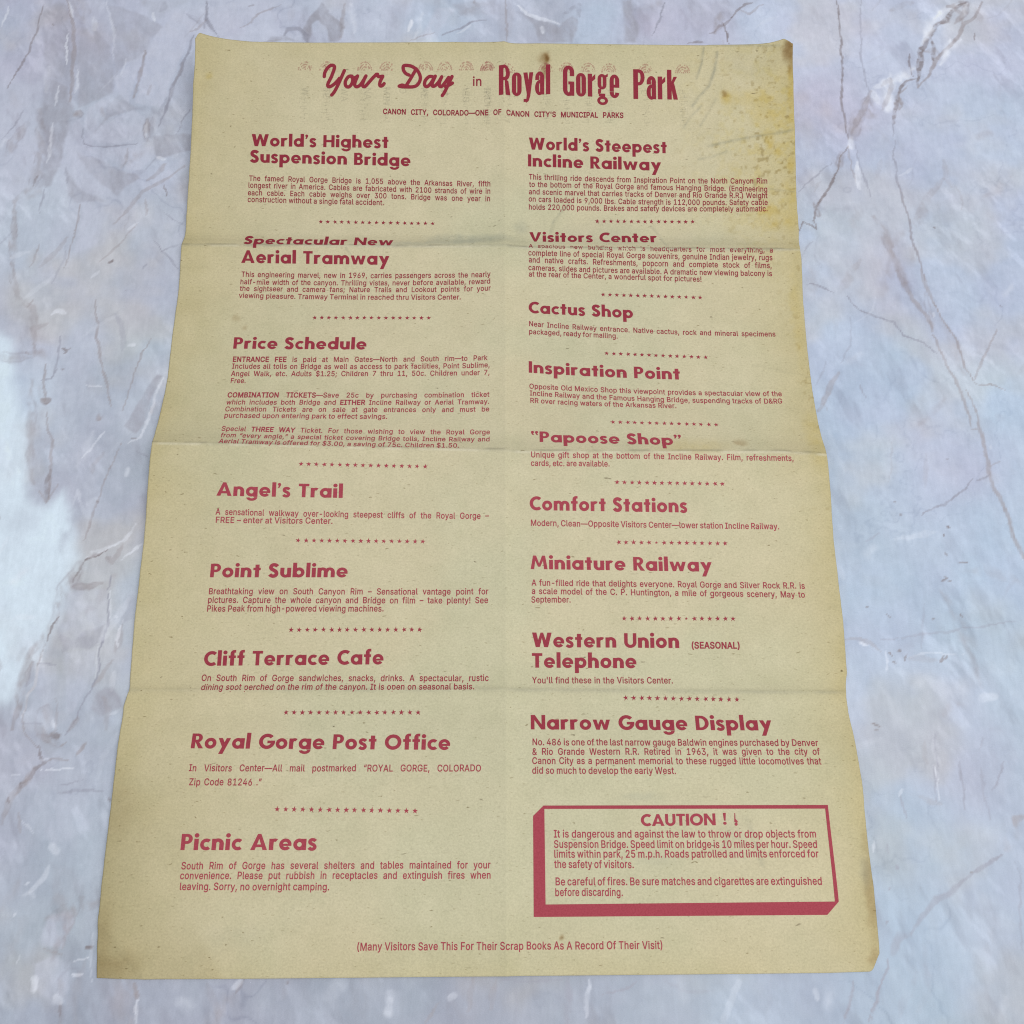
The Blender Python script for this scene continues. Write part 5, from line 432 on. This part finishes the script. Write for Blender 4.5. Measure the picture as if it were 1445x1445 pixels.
fg('h', 70, rect(0, 0, S_, 107), arch(0, 70)); fg('i', S_, rect(0, 0, S_, 70), disc(S_/2, 91, 14)); fg('l', S_, rect(0, 0, S_, 107))
fg('m', 112, rect(0, 0, S_, 70), arch(0, 67), arch(45, 67)); fg('n', 70, rect(0, 0, S_, 70), arch(0, 70)); fg('o', 72, bowl(36))
fg('p', 76, bowl(40), rect(0, -36, S_, 70)); fg('r', 49, rect(0, 0, S_, 70), ring(33, 38, 33, 34, 33 - S_ + 1, 14, 58, 180, 9))
fg('s', 51, sspine(51, 73, 20.5)); fg('t', 47, rect(12, 0, 12 + S_, 93), rect(0, 52, 47, 70))
fg('u', 70, rot(arch(0, 70), 70, 70), rect(70 - S_, 0, 70, 70)); Fg['u'] = (70, rot(rect(0, 0, S_, 70) + arch(0, 70), 70, 70)); 
fg('w', 108, poly((0, 70), (24, 70), (42, 0), (20, 0)), poly((20, 0), (42, 0), (61, 70), (47, 70)), poly((47, 70), (61, 70), (88, 0), (66, 0)), poly((66, 0), (88, 0), (108, 70), (84, 70)))
fg('y', 76, poly((0, 70), (26, 70), (48, 22), (32, 0)), poly((76, 70), (50, 70), (8, -36), (34, -36)))
fg('A', 98, poly((0, 0), (26, 0), (59, 100), (39, 100)), poly((98, 0), (72, 0), (39, 100), (59, 100)), rect(20, 18, 78, 35))
def halfbowl(x0, x1, y0, y1, bx, by): # right-hand bowl from a stem
    cy = (y0 + y1) / 2; r = (y1 - y0) / 2; cx = x1 - min(r, x1 - x0)
    return ring(cx, cy, x1 - cx, r, max(x1 - cx - bx, 2), max(r - by, 2), -90, 90, 12) + rect(x0, y1 - by, cx, y1) + rect(x0, y0, cx, y0 + by)
fg('B', 66, rect(0, 0, 24, 100), halfbowl(22, 62, 48, 100, 22, 17), halfbowl(22, 66, 0, 58, 22, 17.5)); fg('P', 66, rect(0, 0, 24, 100), halfbowl(22, 66, 38, 100, 23, 18))
fg('R', 72, rect(0, 0, 24, 100), halfbowl(22, 66, 40, 100, 23, 18), poly((24, 44), (46, 44), (76, 0), (47, 0))); fg('D', 82, rect(0, 0, 24, 100), halfbowl(22, 82, 0, 100, 24, 19))
fg('C', 78, ring(50, 50, 50, 51.8, 26, 29, 50, 310, 20)); fg('G', 94, ring(50, 50, 50, 51.8, 26, 29, 42, 352, 24), rect(52, 37, 99, 55))
fg('H', 84, rect(0, 0, 24, 100), rect(60, 0, 84, 100), rect(22, 41, 62, 60)); fg('I', 24, rect(0, 0, 24, 100))
fg('M', 112, poly((0, 0), (23, 0), (35, 100), (16, 100)), poly((112, 0), (89, 0), (77, 100), (96, 100)), poly((16, 100), (36, 100), (64, 18), (48, 18)), poly((96, 100), (76, 100), (48, 18), (64, 18)))
fg('N', 90, rect(0, 0, 23, 100), rect(67, 0, 90, 100), poly((0, 100), (25, 100), (90, 0), (65, 0))); fg('O', 102, ring(51, 50, 51, 51.8, 28, 29))
fg('S', 64, sspine(64, 103, 25)); fg('T', 68, rect(0, 81, 68, 100), rect(22, 0, 46, 100)); fg('U', 80, ring(40, 37, 40, 38.5, 17, 17, 180, 360, 12), rect(0, 36, 23, 100), rect(57, 36, 80, 100))
fg('V', 92, poly((0, 100), (27, 100), (55, 0), (37, 0)), poly((92, 100), (65, 100), (37, 0), (55, 0))); Fg['W'] = (128, [[(x * 128/108, y / .7) for x, y in p] for p in Fg['w'][1]])
apo = disc(10, 92, 11, 10) + poly((-1, 92), (21, 92), (20, 84), (10, 66), (0, 66), (7, 82)); fg("'", 22, apo); fg('\u201d', 50, apo, [[(x + 28, y) for x, y in p] for p in apo])
Fg['\u201c'] = (50, mir(Fg['\u201d'][1], 50)); fg('!', 26, poly((3, 100), (25, 100), (20, 34), (8, 34)), disc(14, 12, 13))
# narrow gothic of the title
def stad(x0, x1, y0, y1, w, wy, a0=0, a1=360):
    r = (x1 - x0) / 2; cx = (x0 + x1) / 2; out = []; ry = min(r, 19)
    if a0 == 0 and a1 == 360:
        out += ring(cx, y1 - ry, r, ry, r - w, ry - wy, 0, 180, 12) + ring(cx, y0 + ry, r, ry, r - w, ry - wy, 180, 360, 12) + rect(x0, y0 + ry, x0 + w, y1 - ry) + rect(x1 - w, y0 + ry, x1, y1 - ry)
    return out
Ng = {}
def ng(ch, w, *ps): Ng[ch] = (w, [q for p in ps for q in p])
T_ = 16.5; XH = 77
ng('o', 37, stad(0, 37, -1.5, XH + 1, T_, 10)); ng('R', 43, rect(0, 0, T_ + 1, 100), ring(22, 74, 20, 26, 5, 15, -90, 90, 12), rect(T_, 89, 22, 100), rect(T_, 48, 22, 59), poly((22, 52), (36, 48), (44, 0), (26, 0)))
ng('P', 42, rect(0, 0, T_ + 1, 100), ring(21, 73, 21, 27, 6, 16, -90, 90, 12), rect(T_, 89, 21, 100), rect(T_, 46, 21, 57))
ng('y', 38, poly((0, XH), (16, XH), (24, 20), (14, 0)), poly((38, XH), (23, XH), (12, -6), (26, -4)), poly((12, -6), (26, -4), (20, -20), (10, -26)), poly((1, -22), (1, -12), (14, -12), (14, -23)))
ng('a', 35, rect(19, 0, 35, 60), ring(18, 58, 17, 20, 1.5, 8, 0, 180, 12), rect(1, 50, 17, 59), ring(17, 24, 17, 25.5, 1.5, 14, 90, 270, 12), rect(16, 38, 22, 49.5), rect(16, -1.5, 22, 10))
ng('l', T_, rect(0, 0, T_, 100)); ng('G', 42, ring(21, 79, 21, 22, 4.5, 10, 0, 180, 12), rect(25.5, 66, 42, 80), ring(21, 21, 21, 22.5, 4.5, 10, 180, 360, 12), rect(0, 20, T_, 80), rect(25.5, 0, 42, 48), rect(20, 38, 42, 48))
ng('r', 28, rect(0, 0, T_, XH), poly((T_ - 2, 58), (18, 68), (28, 77), (28, 60), (T_ - 2, 50)))
ng('g', 40, stad(2, 35, 26, XH + 1, 14, 9), poly((30, 74), (40, 80), (40, 70), (33, 66)), ring(20, -12, 20, 15, 9, 6), poly((4, 28), (16, 28), (14, 14), (3, 10)), rect(6, 2, 30, 12))
ng('e', 36, ring(18, 57, 18, 21, 2.5, 10, 0, 180, 12), rect(0, 20, 15.5, 58), rect(20.5, 36, 36, 58), rect(14, 34, 36, 44), ring(18, 19, 18, 20.5, 2.5, 10, 180, 352, 12))
ng('k', 38, rect(0, 0, T_, 100), poly((T_ - 3, 36), (T_ - 3, 54), (24, XH), (37, XH)), poly((14, 44), (26, 56), (39, 0), (23, 0)))

CACHE = {}
def cdt(polys, evenodd, step):
    """constrained triangulation of overlapping polygons: their union, or with evenodd loops with holes"""
    vs, es = [], []
    if step:                      # long edges get points of their own, so that the ink can follow the paper
        fine = []
        for p in polys:
            q = []
            for i in range(len(p)):
                a, b = p[i], p[(i + 1) % len(p)]; n = max(1, int(math.hypot(b[0] - a[0], b[1] - a[1]) / step))
                q += [(a[0] + (b[0] - a[0]) * j / n, a[1] + (b[1] - a[1]) * j / n) for j in range(n)]
            fine.append(q)
        polys = fine
    for p in polys:
        n0 = len(vs); n = len(p); es += [(n0 + i, n0 + (i + 1) % n) for i in range(n)]; vs += [Vector(q) for q in p]
    a = np.array([tuple(v) for v in vs]); lo, hi = a.min(0), a.max(0)
    if step:
        nx, ny = int((hi[0]-lo[0])/step), int((hi[1]-lo[1])/step)
        for i in range(nx + 1):
            for j in range(ny + 1): vs.append(Vector((lo[0] + (i + .37) * step, lo[1] + (j + .43) * step)))
    r = delaunay_2d_cdt(vs, es, [], 0, 1e-5 * max(hi - lo), False)
    V = np.array([tuple(v) for v in r[0]]); F = np.array([list(f) for f in r[2]])
    c = V[F].mean(1); keep = np.zeros(len(F), bool); wind = np.zeros(len(F), int)
    for p in polys:
        ins = np.zeros(len(F), bool); j = len(p) - 1
        for i in range(len(p)):
            (xi, yi), (xj, yj) = p[i], p[j]
            if yi != yj:
                h = ((yi > c[:, 1]) != (yj > c[:, 1])) & (c[:, 0] < (xj - xi) * (c[:, 1] - yi) / (yj - yi) + xi)
                ins ^= h; wind += h * (1 if yi > yj else -1)
            j = i
        keep |= ins
    if evenodd: keep = wind != 0
    F = F[keep]; used, inv = np.unique(F, return_inverse=True)
    return V[used], inv.reshape(F.shape).tolist()
def union(polys, step):
    out = []
    for p in polys:
        ar = sum(p[i][0]*p[(i+1) % len(p)][1] - p[(i+1) % len(p)][0]*p[i][1] for i in range(len(p)))
        if abs(ar) > 1e-6: out.append(p if ar > 0 else p[::-1])
    return cdt(out, False, step)
def embolden(loop, d):
    n = len(loop); P = [Vector(p) for p in loop]; out = []
    for i in range(n):
        a = (P[i] - P[i-1]).normalized(); b = (P[(i+1) % n] - P[i]).normalized()
        n1 = Vector((a.y, -a.x)); n2 = Vector((b.y, -b.x)); m = n1 + n2
        m = m / max(m.dot(n1), .6) if m.length > 1e-4 else n1
        out.append(tuple(P[i] + m * d))
    return out
def glyph(style, ch):
    k = (style, ch)
    if k in CACHE: return CACHE[k]
    if style in 'FGN':
        w, ps = (Ng if style == 'N' else Fg)[ch]; v, f = union(ps, 16 if style != 'N' else 9); sc = .01
        g = (w * sc, v * sc, f)
    else:
        adv, loops = FONT[ch]; d = 13 if style == 'B' else 26
        if not loops: g = (adv / 509, None, None)
        else:
            # orientation: outer loops are positive after sorting by area sign of the largest
            ars = [sum(l[i][0]*l[(i+1) % len(l)][1] - l[(i+1) % len(l)][0]*l[i][1] for i in range(len(l))) for l in loops]
            sg = 1 if ars[int(np.argmax(np.abs(ars)))] > 0 else -1
            L = [embolden(l, d * sg) for l in loops]
            if sg < 0: L = [l[::-1] for l in L]
            v, f = cdt(L, True, 0); g = (adv / 509, v / 509., f)
    CACHE[k] = g; return g

class Ink:
    def __init__(s): s.v = []; s.f = []; s.n = 0
    def add(s, v, faces):
        s.v.append(np.asarray(v, float)); s.f += [tuple(i + s.n for i in f) for f in faces]; s.n += len(v)
    def build(s, name, mat, parent, lift=.09):
        v = np.concatenate(s.v); z = z_of(v[:, 0], v[:, 1]) + lift
        tri = [t for f in s.f for t in [(f[0], f[i], f[i+1]) for i in range(1, len(f) - 1)]]
        a = np.array(tri); p = v[a]; ar = (p[:, 1, 0]-p[:, 0, 0])*(p[:, 2, 1]-p[:, 0, 1]) - (p[:, 1, 1]-p[:, 0, 1])*(p[:, 2, 0]-p[:, 0, 0])
        a[ar < 0] = a[ar < 0][:, ::-1]
        return mesh_np(name, np.column_stack([v, z]) * MM, a, mat, parent)
def curve_fn(pts):
    P = np.array(pts, float)
    if len(P) == 2: return lambda x: P[0, 1] + (P[1, 1] - P[0, 1]) * (x - P[0, 0]) / (P[1, 0] - P[0, 0])
    q = np.polyfit(P[:, 0] - P[0, 0], P[:, 1], 2); return lambda x: np.polyval(q, x - P[0, 0])
def set_line(ink, text, style, cap, pts, jit=.03):
    y = curve_fn(pts); x0, x1 = pts[0][0], pts[-1][0]; L = x1 - x0; seq = []; bold = False
    for ch in text:
        if ch == '*': bold = not bold; continue
        seq.append((ch, 'S' if bold else style))
    if style in 'FGN':
        tr = {'F': .10, 'G': .07, 'N': .065}[style]; w = sum(glyph(s, c)[0] for c, s in seq if c != ' ')
        nt_ = sum(1 for i in range(len(seq) - 1) if seq[i][0] != ' ' and seq[i+1][0] != ' '); ns = sum(c == ' ' for c, s in seq)
        kx = L / cap / (w + nt_ * tr + ns * .52) ; sx = cap * kx; tr *= sx; sp = .52 * sx
        x = x0
        for i, (c, s) in enumerate(seq):
            if c == ' ': x += sp; continue
            w, v, f = glyph(s, c); px = x + v[:, 0] * sx
            ink.add(np.column_stack([px, y(px) + v[:, 1] * cap]), f); x += w * sx
            if i + 1 < len(seq) and seq[i+1][0] != ' ': x += tr
        return
    w = sum(glyph(s, c)[0] for c, s in seq if c != ' ') * cap; ns = sum(c == ' ' for c, s in seq); nl = len(seq) - ns - 1
    k, trk = .845, .085 * cap / 2.45                                # letter width and the loose letter spacing of the machine
    used = w * k + nl * trk
    if ns:
        if (L - used) / ns < .62: q = (L - .62 * ns) / used; k *= q; trk *= q
        elif (L - used) / ns > 1.0 and text[-1] in '.!' and L < 105: q = min(1.1, (L - .8 * ns) / used); k *= q; trk *= q
        sp = (L - w * k - nl * trk) / ns
    else: k *= L / used; trk *= L / used; sp = 0
    x = x0
    for c, s in seq:
        if c == ' ': x += sp; continue
        a, v, f = glyph(s, c)
        if v is not None:
            px = x + v[:, 0] * cap * k; dj = rng.normal(0, jit)
            ink.add(np.column_stack([px, y(px) + v[:, 1] * cap + dj]), f)
        x += a * cap * k + trk

def star(cx, cy, r, seed):
    r2 = np.random.default_rng(seed); a0 = .32 + r2.normal(0, .12); p = []
    for i in range(10):
        q = a0 + math.pi * i / 5; rr = (r if i % 2 == 0 else r * .40) * (1 + r2.normal(0, .08)); p.append((cx + rr * math.cos(q), cy + rr * math.sin(q)))
    return p
boxes = {}
frame = Ink(); v, f = cdt([D['BOX'][0], D['BOX'][1][::-1]], True, .8)
frame.add(v, f); boxes = frame.build('caution_box', M_INK, leaflet)
seed = 0; title = Ink()
for kind, style, cap, lines in D['B']:
    if kind in ('title', 'title_connective'):
        for t, pts in lines: set_line(title, t, style, cap, pts)
        continue
    ink = Ink()
    for t, pts in lines:
        if style == '*':
            y = curve_fn(pts)
            for i in range(cap):
                seed += 1; x = pts[0][0] + (pts[1][0] - pts[0][0]) * i / (cap - 1) + np.random.default_rng(seed).normal(0, .07)
                r = 1.1 * (.6 if t and int(t) == i else 1); p = star(x, y(x), r, seed)
                ink.add([(x, y(x))] + p, [(0, 1 + j, 1 + (j + 1) % 10) for j in range(10)])
        else: set_line(ink, t, style, cap, pts)
    if kind == 'caution_heading':   # the second exclamation mark is broken
        v, f = cdt([D['BANG'][0]], True, 0); ink.add(v, f); v, f = union(disc(D['BANG'][1][0], D['BANG'][1][1], .6, 10), 0); ink.add(v, f)
    ink.build(kind, M_INK, boxes if kind.startswith('caution') else leaflet)
sc_ = []
for p in D['SCR']: sc_ += stroke(smooth_path(p, 4), 1.62, True)
v, f = union(sc_, 1.2); title.add(v, f)
title.build('title', M_INK, leaflet)

# print on the other side showing through along the top
gi = Ink(); r3 = np.random.default_rng(11)
for cx, cy in D['GI']:
    for rr, n in ((.5, 3), (1.4, 7), (2.3, 11), (3.2, 14)):
        for i in range(n):
            if r3.random() < .22: continue
            a = math.pi * (i + .5) / n; q = (cx + rr * math.cos(a), cy - 1.0 + rr * math.sin(a) * 1.25); w = .2 + .26 * r3.random()
            gi.add([(q[0] - w, q[1] - w*1.2), (q[0] + w, q[1] - w*.8), (q[0] + w*.8, q[1] + w*1.2), (q[0] - w*.9, q[1] + w)], [(0, 1, 2, 3)])
gi.build('show_through_icons', M_GHOSTRED, leaflet, .05)
gt = Ink()
for ch, (x, y), h in D['GT']:
    yy = y
    for c in ch:
        if c == ' ': yy -= 1.6; continue
        a, v, f = glyph('B', c); k = 3.1
        gt.add(np.column_stack([x - 1.6 + v[:, 1] * k, yy - v[:, 0] * k * .95]), f); yy -= a * k * .95
for cx, cy in D['GI']:      # the rest of each reversed line is only a blur of strokes
    yy = cy - 9.5
    while yy > cy - 26:
        hgt = r3.uniform(.5, 1.1); lx = r3.uniform(.4, 1.7)
        for q in range(2):
            ox = cx + r3.normal(0, .75); oy = yy + r3.normal(0, .4)
            if q: gt.add([(ox, oy), (ox + .35, oy), (ox + .35, oy + hgt * 1.3), (ox, oy + hgt * 1.3)], [(0, 1, 2, 3)])
            else: gt.add([(ox - lx, oy), (ox + lx, oy + .1), (ox + lx, oy + .45), (ox - lx, oy + .35)], [(0, 1, 2, 3)])
        yy -= r3.uniform(.9, 1.7)
gt.build('show_through_print', M_GHOST, leaflet, .05)
